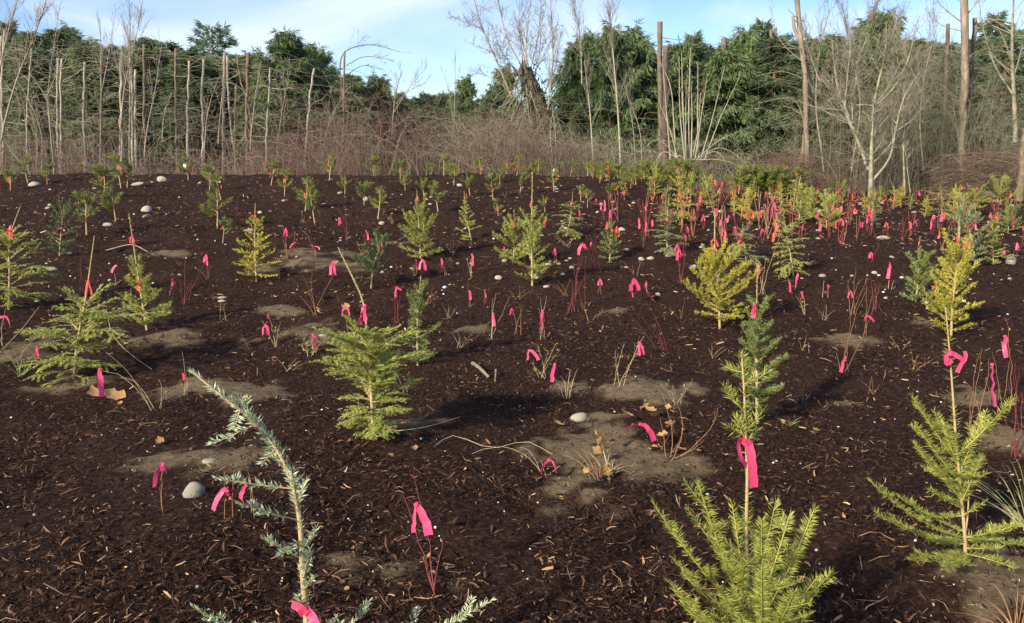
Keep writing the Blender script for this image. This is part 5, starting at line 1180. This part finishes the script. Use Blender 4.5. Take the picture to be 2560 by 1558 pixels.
# ---------------------------------------------------------------- bare broadleaf trees
def twig_out(g, paths, radii, rng, levels=2, n=(9, 6), lf=(0.32, 0.4), up=0.5, spread=0.75, t0=0.35, rmul=0.45, sides=3, K=6, floor=0.005, gravity=0.0):
    """branch a set of limbs again and again; paths (N,K,3)"""
    cur, cr = paths, radii
    for lv in range(levels):
        K = 5 if lv == 0 else 4
        new, nr = [], []
        for p, r in zip(cur, cr):
            ln = arc(p)
            for _ in range(n[lv]):
                t = rng.uniform(t0, 0.98); q, T = along(p, np.array([t]))
                d = unit(T[0] + rng.normal(0, spread, 3) + np.array([0, 0, up]))
                l2 = ln * lf[lv] * rng.uniform(0.5, 1.25) * (1.2 - 0.6 * t)
                c = q[0] + d * l2 * 0.5 + rng.normal(0, 0.07, 3) * l2
                e = q[0] + d * l2 + np.array([0, 0, (up * 0.35 - gravity) * l2])
                new.append(bez(q[0], c, e, K)); nr.append(max(r * rmul * (1.1 - 0.5 * t), floor))
        cur, cr = np.array(new), np.array(nr)
        g.tubes(cur, cr[:, None] * np.linspace(1, 0.45, K)[None, :], sides)
    return g

def bare_tree(px_limbs, Y, mat, twigmat, label, n=(8, 5), lf=(0.30, 0.4), up=0.5, w=6, seed=0, t0=0.35, spread=0.6, levels=2, name='bare_tree', cat='tree', gravity=0.0):
    """px_limbs: list of (points foot to tip in photo px, width px at the foot); first is the trunk"""
    rng = np.random.default_rng(seed)
    foot = at_depth(*px_limbs[0][0][0], Y); zg = float(height(foot[0], Y))
    foot = np.array([foot[0], Y, min(zg, foot[2])])
    root = thing(name, foot, label, cat)
    for i, (pts_, ww) in enumerate(px_limbs):
        dz = rng.normal(0, 0.35, len(pts_)).cumsum() * (0.15 if i else 0.1) if len(pts_) > 1 else np.zeros(1)
        q = smooth_path(np.array([at_depth(x, y, Y + d_) for (x, y), d_ in zip(pts_, dz)]) - foot, 14)
        if i == 0: q[0] -= np.array([0, 0, 0.15])
        r = ww * 0.80 / FPX * Y / 2
        g = Geo(); g.tubes(q, np.linspace(r, max(r * 0.28, 0.006), 14), 5)
        limb = g.build('trunk' if i == 0 else 'limb', M[mat], root, True)
        g = Geo(); twig_out(g, [q], [r * 0.55], rng, levels, n, lf, up, spread, t0, gravity=gravity)
        tag(g.build('twigs', M[twigmat], limb), kind='stuff')
    return root

BT = bare_tree
BT([([(323, 400), (325, 105), (323, -40)], 5)], 32.5, 'snag_grey', 'bark_twig', 'tall thin bare tree rising straight out of the picture, left', (44, 7), (0.16, .4), seed=1)
BT([([(298, 380), (312, 215), (335, 115), (364, -40)], 5)], 32, 'snag_grey', 'bark_twig', 'thin bare tree leaning right over the left trees', (40, 7), (0.17, .4), seed=2)
BT([([(3, 340), (40, 205), (87, 87), (125, -30)], 7)], 31, 'bark_pale', 'bark_twig', 'pale leaning bare tree crossing the left edge', (40, 7), (0.18, .4), seed=3)
BT([([(-25, 320), (14, 105), (52, -30)], 6)], 33, 'bark_pale', 'bark_twig', 'leaning bare tree at the left edge, behind the pale one', (34, 7), (0.18, .4), seed=4)
BT([([(135, 400), (120, 260), (140, 80), (150, 10)], 4)], 34, 'snag_grey', 'bark_twig', 'thin forked bare tree above the left conifers', (18, 5), (0.18, .4), seed=5)
BT([([(250, 410), (253, 200), (250, 45)], 5), ([(254, 230), (275, 120), (290, 20)], 3)], 33, 'snag_grey', 'bark_twig', 'bare tree with upswept twigs between the left trunks', (14, 5), (0.18, .4), up=0.8, seed=6)
BT([([(360, 385), (372, 300), (384, 245), (405, 108)], 4)], 31.5, 'bark_pale', 'bark_twig', 'bent pale sapling right of the tall left trunks', (12, 3), (0.2, .4), seed=7)
BT([([(136, 440), (126, 330), (115, 245), (72, 180)], 5), ([(115, 245), (140, 190), (165, 150)], 3)], 28, 'bark_pale', 'bark_twig', 'pale forked sapling standing at the left mound edge', (12, 3), (0.2, .4), seed=8)
BT([([(82, 440), (20, 365), (-10, 300)], 4)], 28, 'bark_pale', 'bark_twig', 'leaning dead sapling at the left edge brush', (8, 3), (0.2, .4), seed=9)
BT([([(105, 430), (102, 330), (60, 230), (40, 200)], 4)], 29, 'bark_pale', 'bark_twig', 'slim curved sapling beside the forked one', (10, 3), (0.2, .4), seed=10)
BT([([(405, 345), (412, 280), (430, 230)], 3.5)], 31, 'bark_pale', 'bark_twig', 'short leaning sapling before the left conifers', (8, 3), (0.25, .4), seed=11)
BT([([(510, 390), (520, 280), (535, 225), (545, 200)], 4)], 31, 'bark_pale', 'bark_twig', 'leaning sapling between two left topped trunks', (12, 4), (0.22, .4), seed=12)
BT([([(545, 350), (555, 240), (562, 150)], 4)], 31.5, 'bark_pale', 'bark_twig', 'straight sapling beside the left topped trunks', (12, 4), (0.22, .4), seed=13)
BT([([(625, 365), (640, 230), (650, 170)], 4)], 31.5, 'bark_pale', 'bark_twig', 'thin leaning sapling left of the grey pole', (12, 4), (0.22, .4), seed=14)
BT([([(690, 400), (705, 280), (725, 180)], 4)], 32, 'bark_twig', 'bark_twig', 'thin bare tree before the broad drooping cedar', (16, 5), (0.25, .4), seed=15)
BT([([(800, 400), (830, 290), (870, 220)], 4)], 31, 'bark_twig', 'bark_twig', 'leaning bare tree in the middle brush', (16, 5), (0.25, .4), seed=16)
BT([([(858, 260), (864, 128), (920, 112), (1000, 130)], 5), ([(866, 165), (900, 145), (985, 150)], 3), ([(864, 190), (905, 165), (960, 175)], 3)], 34, 'snag_brown', 'bark_twig', 'bare boughs swept right from the slim dark trunk', (12, 5), (0.20, .4), up=0.15, seed=17, t0=0.45)
BT([([(1135, 320), (1138, 200), (1138, 120)], 3), ([(1132, 300), (1120, 220), (1102, 165)], 2), ([(1135, 300), (1142, 220), (1152, 160)], 2)], 36, 'bark_twig', 'bark_twig', 'spray of thin upright shoots against the middle sky', (7, 3), (0.18, .4), up=0.8, seed=18)
BT([([(980, 330), (990, 230), (1005, 175)], 4), ([(990, 260), (1040, 200), (1065, 170)], 3), ([(985, 280), (1020, 230), (1070, 205)], 3)], 35, 'bark_twig', 'bark_twig', 'rounded leafless crown over the middle brush', (12, 6), (0.3, .4), seed=19)
# the great leaning ivy-hung trunk with its fan of bare branches
M['snag_dark'] = material('dark_rotten_trunk', [(0.3, (0.045, 0.034, 0.025)), (0.6, (0.105, 0.078, 0.056)), (0.8, (0.19, 0.15, 0.11))], noise=5, rough=0.95, bump=(8, 0.8, 0.06), stretch=(2, 2, 0.7))
root, q, foot = trunk_thing([(1312, 172), (1335, 240), (1358, 310), (1385, 430)], 44, 88, 33, 'snag_dark', 'huge leaning ivy-hung broken trunk in the middle', name='broken_trunk', stubs=6, stub_len=0.8, seed=5)
ri = np.random.default_rng(8)
for _ in range(9):      # splintered top
    p0, _t = along(q, np.array([ri.uniform(0.93, 1.0)])); p0 = p0[0] + ri.normal(0, .16, 3) * np.array([1, 1, .2])
    g = Geo(); g.tubes(bez(p0 - [0, 0, .2], p0 + ri.normal(0, .06, 3), p0 + np.array([ri.normal(-.12, .12), ri.normal(0, .08), ri.uniform(.15, .6)]), 5), np.linspace(.085, .01, 5), 5); g.build('splinter', M['snag_dark'], root, True)
g = Geo(); n = 4200; P, T = along(q, ri.random(n) ** 1.2 * 0.95)
g.blades(P + ri.normal(0, 0.26, (n, 3)), unit(ri.normal(0, .5, (n, 3)) + [0, 0, -.9]), ri.uniform(.10, .30, n), ri.uniform(.03, .09, n), ri.normal(0, 1, (n, 3)))
g.build('ivy', M['ivy'], root)
g = Geo(); s, _ = along(q, ri.random(260)); e = s + np.stack([ri.normal(-0.25, .6, 260), ri.normal(-.1, .4, 260), -ri.uniform(.4, 2.0, 260)], -1)
g.tubes(np.array([bez(a, (a + b) / 2 + [ri.normal(0, .3), -.3, .3], b, 6) for a, b in zip(s, e)]), 0.012, 3); g.build('vines', M['tangle'], root)
fan = [([(1318, 180), (1300, 90), (1298, -30)], 4), ([(1315, 178), (1318, 80), (1330, -30)], 5), ([(1310, 175), (1270, 100), (1240, -20)], 5), ([(1280, 245), (1245, 160), (1206, 70), (1180, -20)], 8), ([(1206, 70), (1160, 55), (1120, 35)], 4), ([(1305, 190), (1255, 130), (1230, 60)], 4),
       ([(1325, 180), (1345, 90), (1355, -20)], 4), ([(1335, 210), (1350, 120), (1352, 0)], 3.5), ([(1335, 220), (1310, 120), (1285, 40)], 3), ([(1345, 270), (1390, 160), (1400, 90)], 3), ([(1325, 200), (1365, 130), (1395, 60)], 4), ([(1290, 240), (1220, 190), (1170, 175)], 3), ([(1300, 210), (1230, 130), (1175, 110)], 3)]
BT(fan, 33.2, 'bark_twig', 'bark_twig', 'fan of bare branches rising from the huge leaning trunk', (26, 9), (0.26, .42), up=0.3, seed=20, t0=0.15, spread=0.85)
BT([([(1370, 265), (1381, 175), (1374, -30)], 6)], 32.5, 'bark_twig', 'bark_twig', 'slim bare tree just right of the huge leaning trunk', (40, 8), (0.22, .4), seed=21, t0=0.1)
BT([([(1484, 420), (1475, 280), (1461, 150)], 6)], 30, 'bark_pale', 'bark_twig', 'slim pale tree at the foot of the right cedars', (18, 5), (0.22, .4), seed=22)
BT([([(1552, 420), (1545, 280), (1529, 87), (1520, -40)], 7)], 30, 'bark_pale', 'bark_twig', 'tall slim pale tree before the right cedars', (46, 8), (0.18, .4), seed=23, t0=0.3)
BT([([(1455, 200), (1450, 90), (1425, -30)], 4)], 33, 'bark_twig', 'bark_twig', 'thin bare tree against the sky right of the gap', (36, 9), (0.28, .4), seed=24, t0=0.15)
BT([([(1390, 420), (1388, 330), (1380, 260)], 3), ([(1384, 420), (1376, 330), (1382, 280)], 3)], 29, 'bark_pale', 'bark_twig', 'pair of thin straight stems right of the leaning trunk foot', (6, 3), (0.2, .4), seed=25)
BT([([(1605, 420), (1600, 330), (1570, 240)], 3.5), ([(1590, 420), (1580, 300), (1560, 200)], 3)], 30.5, 'bark_twig', 'bark_twig', 'thin brown saplings before the right cedars', (12, 4), (0.28, .4), seed=26)
# pale coppiced whips
r9 = np.random.default_rng(19)
limbs = [([(1690, 405), (1684, 300), (1676, 215), (1640, 132)], 5), ([(1676, 400), (1668, 300), (1656, 150)], 5), ([(1712, 398), (1700, 280), (1698, 140)], 5), ([(1716, 398), (1708, 280), (1704, 128)], 6), ([(1722, 396), (1722, 280), (1726, 118)], 6), ([(1728, 396), (1730, 270), (1724, 150)], 5),
         ([(1746, 396), (1744, 290), (1745, 160)], 5), ([(1738, 398), (1752, 300), (1768, 190)], 4), ([(1752, 398), (1780, 300), (1812, 165)], 4), ([(1762, 398), (1795, 310), (1850, 190)], 4), ([(1715, 400), (1714, 330), (1716, 200)], 4), ([(1730, 400), (1744, 330), (1752, 230)], 4), ([(1695, 405), (1680, 340), (1650, 260)], 4),
         ([(1742, 398), (1800, 350), (1860, 325)], 3), ([(1700, 400), (1660, 380), (1625, 440)], 4), ([(1740, 400), (1800, 400), (1900, 445)], 3), ([(1742, 396), (1800, 370), (1870, 410)], 3), ([(1712, 400), (1700, 390), (1670, 445)], 4), ([(1735, 400), (1790, 380), (1830, 440)], 3), ([(1700, 402), (1640, 350), (1600, 380)], 3)]
BT(limbs, 28.5, 'bark_pale', 'bark_pale', 'coppiced clump of pale bare whips before the dark firs', (5, 2), (0.16, .4), up=0.3, seed=27, t0=0.35, spread=0.45, name='coppiced_shrub', cat='shrub')
# the white-barked alder
al = [([(2177, 482), (2178, 400), (2182, 300), (2184, 262)], 17), ([(2184, 265), (2200, 190), (2225, 110), (2250, 30)], 8), ([(2190, 262), (2230, 225), (2270, 150), (2290, 60)], 7), ([(2170, 425), (2150, 365), (2122, 300), (2095, 220), (2080, 100)], 11), ([(2150, 370), (2136, 330), (2130, 250)], 6), ([(2183, 450), (2222, 400), (2238, 330), (2262, 240), (2300, 180)], 9), ([(2184, 265), (2160, 262), (2145, 264), (2140, 200), (2148, 120)], 5),
      ([(2180, 390), (2200, 360), (2215, 340)], 4), ([(2112, 265), (2118, 200), (2128, 90)], 5), ([(2205, 180), (2215, 110), (2216, 60)], 4), ([(2240, 310), (2215, 270), (2190, 265)], 4), ([(2238, 330), (2280, 300), (2330, 240)], 4), ([(2184, 262), (2205, 240), (2250, 160)], 4), ([(2130, 310), (2110, 260), (2070, 200)], 4)]
BT(al, 25.5, 'bark_alder', 'bark_twig', 'white-barked mossy alder with several stems at the field edge', (22, 9), (0.32, .42), up=0.35, seed=28, t0=0.3, spread=0.75)
BT([([(2262, 480), (2258, 360), (2258, 240)], 7), ([(2276, 482), (2268, 420), (2262, 360)], 4)], 26, 'bark_alder', 'bark_pale', 'straight slim stem right of the alder', (20, 5), (0.25, .4), seed=29)
BT([([(2540, 345), (2535, 240), (2530, 130), (2535, -30)], 15), ([(2531, 235), (2490, 170), (2460, 80), (2445, -10)], 6), ([(2532, 200), (2555, 120), (2570, 40)], 5), ([(2533, 60), (2490, 50), (2440, 75)], 6)], 29, 'bark_alder', 'bark_pale', 'mossy grey tree with crooked boughs, far right', (16, 5), (0.22, .4), up=0.2, seed=30)
BT([([(2410, 60), (2360, 20), (2320, -30)], 4), ([(2410, 80), (2350, 60), (2310, 20)], 3), ([(2412, 120), (2340, 110), (2290, 150)], 3), ([(2415, 40), (2445, 0), (2460, -40)], 4)], 30.2, 'bark_twig', 'bark_twig', 'bare boughs reaching left off the peeled tan trunk', (14, 5), (0.28, .4), up=0.1, seed=31)
BT([([(2060, 420), (2040, 260), (2050, 120), (2075, 20)], 5), ([(2048, 200), (2020, 120), (2005, 60)], 3)], 29.5, 'bark_twig', 'bark_twig', 'twiggy bare tree between the kinked trunk and the alder', (34, 9), (0.26, .4), seed=32)
BT([([(2310, 430), (2300, 300), (2320, 150), (2350, 40)], 5), ([(2310, 250), (2270, 150), (2240, 60)], 3)], 29, 'bark_twig', 'bark_twig', 'twiggy bare tree right of the alder', (34, 9), (0.26, .4), seed=33)
BT([([(2130, 420), (2150, 250), (2120, 100), (2100, -20)], 5), ([(2140, 160), (2180, 60), (2200, -20)], 3)], 31, 'bark_twig', 'bark_twig', 'purple-twigged bare tree behind the alder', (38, 10), (0.28, .4), seed=34)
BT([([(2017, 330), (1985, 250), (1890, 258)], 3), ([(2015, 200), (1960, 180), (1890, 190)], 3), ([(2012, 160), (1950, 100), (1925, 10)], 3)], 31, 'bark_twig', 'bark_twig', 'thin boughs reaching left off the tall kinked trunk', (8, 3), (0.25, .4), up=0.1, seed=35)

M['canes'] = material('pale_canes', [(0.0, (0.10, 0.066, 0.052)), (1.0, (0.27, 0.205, 0.16))], island=True, rough=0.9)
M['olive'] = material('olive_twigs', [(0.0, (0.10, 0.095, 0.055)), (1.0, (0.30, 0.28, 0.185))], island=True, rough=0.9)
# ---------------------------------------------------------------- brush: masses nobody could count
def brush(name, n, px0, px1, y_far, top_px, Yr, mats, seed, rad=(0.004, 0.009), droop=0.35, lean=0.45, twigs=2, hmin=0.25, pow_=1.0):
    """arching stems rising from the ground between photo columns px0..px1; top_px: (px, y) outline of the mass"""
    rng = np.random.default_rng(seed)
    px = rng.uniform(px0, px1, n); Yd = rng.uniform(*Yr, n)
    k = rng.random(n) < np.clip(0.62 + 1.5 * vnoise(px, Yd * 30, 60, seed), 0.08, 1); px, Yd = px[k], Yd[k]; n = len(px)
    x = (px - CX) / FPX * Yd * 1.0; z = height(x, Yd)
    top = np.interp(px, [a for a, b in top_px], [b for a, b in top_px])
    top = top + 70 * vnoise(px, Yd * 20, 70, seed + 20)
    zt = EYE + (HORIZON - top) / FPX * Yd
    Hh = np.maximum(zt - z, 0.4) * (hmin + (1 - hmin) * rng.random(n) ** pow_)
    a = rng.random(n) * 6.28; ln = Hh * lean * rng.normal(0.4, 0.7, n)
    P0 = np.stack([x, Yd, z - 0.05], -1)
    out = np.stack([np.cos(a) * ln, np.sin(a) * ln * 0.6, np.zeros(n)], -1)
    C = P0 + out * 0.25 + np.stack([0 * x, 0 * x, Hh * 1.15], -1)
    E = P0 + out * 1.3 + np.stack([0 * x, 0 * x, Hh * (1 - droop * rng.random(n))], -1)
    t = np.linspace(0, 1, 6)[None, :, None]
    Q = P0[:, None] * (1 - t) ** 2 + 2 * C[:, None] * t * (1 - t) + E[:, None] * t * t
    Q[:, 1:] += rng.normal(0, 0.03, (n, 5, 3)) * Hh[:, None, None]
    g = Geo(); rr = rng.uniform(*rad, n)
    g.tubes(Q, rr[:, None] * np.linspace(1, .45, 6), 3)
    if twigs:
        k = rng.integers(2, 5, (n, twigs)); S = Q[np.arange(n)[:, None], k].reshape(-1, 3); H2 = np.repeat(Hh, twigs)
        d = unit(rng.normal(0, .7, (len(S), 3)) + [0, 0, .5]); l2 = (H2 * rng.uniform(.12, .4, len(S)))[:, None]
        tt = np.linspace(0, 1, 3)[None, :, None]
        B = S[:, None] + (d * l2)[:, None] * tt + rng.normal(0, .05, (len(S), 3, 3)) * l2[:, None] * tt
        g.tubes(B, np.repeat(rr, twigs)[:, None] * np.linspace(.6, .3, 3), 3)
    o = g.build(name, M[mats]); return tag(o, kind='stuff')
brush('bramble_thicket', 2900, -150, 900, 0, [(-150, 335), (250, 330), (400, 390), (620, 390), (700, 340), (900, 270)], (24.5, 32), 'bramble', 1, twigs=2, rad=(0.0035, 0.0075), hmin=0.15, pow_=1.4, lean=0.9)
brush('bramble_thicket', 3200, 640, 1440, 0, [(640, 345), (760, 310), (860, 245), (960, 220), (1050, 250), (1150, 280), (1300, 270), (1440, 340)], (25, 33), 'bramble', 2, twigs=2, rad=(0.0035, 0.0075), hmin=0.15, pow_=1.3, lean=0.7)
brush('bramble_thicket', 3400, 1300, 2650, 0, [(1300, 330), (1500, 370), (1700, 390), (1950, 370), (2200, 360), (2650, 320)], (27, 33), 'rust', 3, twigs=2, rad=(0.0035, 0.0075), hmin=0.15, pow_=1.3, lean=0.9)
brush('arching_canes', 620, -150, 1440, 0, [(-150, 320), (500, 330), (850, 270), (1000, 240), (1150, 290), (1440, 330)], (25, 30), 'canes', 11, twigs=1, rad=(0.008, 0.013), droop=0.7, lean=1.3, hmin=0.3)
brush('arching_canes', 260, 1440, 2600, 0, [(1440, 350), (2000, 330), (2600, 330)], (26.5, 30), 'canes', 12, twigs=1, rad=(0.007, 0.012), droop=0.7, lean=1.3, hmin=0.3)
brush('upright_stems', 420, -120, 1440, 0, [(-120, 280), (500, 270), (850, 250), (1000, 240), (1440, 320)], (26, 33), 'bramble', 13, twigs=2, rad=(0.004, 0.009), droop=0.15, lean=0.3, hmin=0.3)
brush('grey_tangle', 420, -120, 900, 0, [(-120, 130), (300, 170), (560, 180), (900, 200)], (31, 36), 'tangle', 4, rad=(0.005, 0.010), droop=0.6, lean=0.8, hmin=0.3)
brush('grey_tangle', 1500, 1130, 1480, 0, [(1130, 300), (1250, 230), (1400, 300), (1480, 310)], (29, 33), 'tangle', 5, rad=(0.005, 0.010), droop=0.7, lean=0.9, hmin=0.3)
brush('grey_tangle', 2000, 1960, 2600, 0, [(1960, 250), (2080, 110), (2300, 70), (2420, 160), (2600, 200)], (28.5, 33), 'olive', 6, rad=(0.004, 0.0075), droop=0.35, lean=0.5, hmin=0.3, twigs=4)
brush('grey_tangle', 900, 1440, 1980, 0, [(1440, 260), (1700, 330), (1980, 280)], (29, 33), 'tangle', 7, rad=(0.004, 0.009), droop=0.7, lean=0.9)
# long dead boughs sweeping across the left conifers
rng = np.random.default_rng(44); n = 420
px = rng.uniform(-60, 860, n); py = rng.uniform(120, 330, n) + 0.05 * px; Yd = rng.uniform(33, 37, n)
S = np.stack([(px - CX) / FPX * Yd, Yd, EYE + (HORIZON - py) / FPX * Yd], -1)
L = rng.uniform(.6, 2.2, n); sg = np.where(rng.random(n) < .55, -1, 1)
C = S + np.stack([sg * L * .5, rng.normal(-.3, .3, n), rng.normal(.12, .15, n) * L], -1); E = S + np.stack([sg * L, rng.normal(-.5, .5, n), -L * rng.uniform(.0, .5, n)], -1)
t = np.linspace(0, 1, 7)[None, :, None]
g = Geo(); g.tubes(S[:, None] * (1 - t) ** 2 + 2 * C[:, None] * t * (1 - t) + E[:, None] * t * t, rng.uniform(.006, .012, n)[:, None] * np.linspace(1, .4, 7), 3)
tag(g.build('dead_boughs', M['tangle']), kind='stuff')
# two heaps of cut brush
for px0, px1, ytop, ybase, Yh, lab, sd in [(1880, 2030, 385, 462, 27.0, 'heap of reddish cut brush under the tall kinked trunk', 1), (2370, 2560, 375, 458, 26.5, 'dark heap of rusty cut brush right of the alder', 2)]:
    rng = np.random.default_rng(60 + sd); n = 520
    x0, x1 = at_depth(px0, 450, Yh)[0], at_depth(px1, 450, Yh)[0]; xm, hw_ = (x0 + x1) / 2, (x1 - x0) / 2
    zb = float(height(xm, Yh)); hh = at_depth(px0, ytop, Yh)[2] - zb
    u = rng.uniform(-1, 1, n); v = rng.random(n)
    S = np.stack([u * hw_ * 1.1, rng.normal(0, .5, n), v * hh * np.sqrt(np.maximum(1 - u * u, .05))], -1)
    a = rng.normal(0, .45, n) + np.where(rng.random(n) < .5, 0, math.pi); Lb = rng.uniform(.5, 1.6, n)
    D = np.stack([np.cos(a) * Lb, np.sin(a) * Lb * .6, rng.normal(0, .18, n)], -1)
    B = S - D / 2; E = S + D / 2; B[:, 2] = np.maximum(B[:, 2], 0.01); E[:, 2] = np.maximum(E[:, 2], .01)
    C = S + np.stack([0 * u, 0 * u, rng.uniform(0, .35, n)], -1)
    g = Geo(); g.tubes(B[:, None] * (1 - t) ** 2 + 2 * C[:, None] * t * (1 - t) + E[:, None] * t * t, rng.uniform(.005, .011, n)[:, None] * np.linspace(1, .5, 7), 3)
    o = g.build('brush_heap', M['rust'], None, False, (xm, Yh, zb)); tag(o, lab, 'brush pile', None, 'stuff')
# fallen leaves under the right trees
rng = np.random.default_rng(90); n = 5000
x = rng.uniform(2.0, 19, n); yy = rng.uniform(22.5, 30, n); k = yy > 21.5 + 0.05 * x; x, yy = x[k], yy[k]; n = len(x)
D = unit(rng.normal(0, 1, (n, 3)) * [1, 1, .3]); g = Geo()
g.blades(np.stack([x, yy, height(x, yy) + .02], -1), D, rng.uniform(.05, .12, n), rng.uniform(.03, .07, n), np.cross(D, rng.normal(0, .4, (n, 3)) + [0, 0, 1]), mid=.5)
M['litter'] = material('russet_leaf_litter', [(0, (.10, .045, .022)), (.7, (.24, .11, .055)), (1, (.36, .20, .10))], island=True, rough=.8)
tag(g.build('leaf_litter', M['litter']), kind='stuff')

# a last check of the wording
for o in COL.objects:
    if o.get('label') and len(o['label'].split()) > 16: print('LONG', o.name, o['label'])
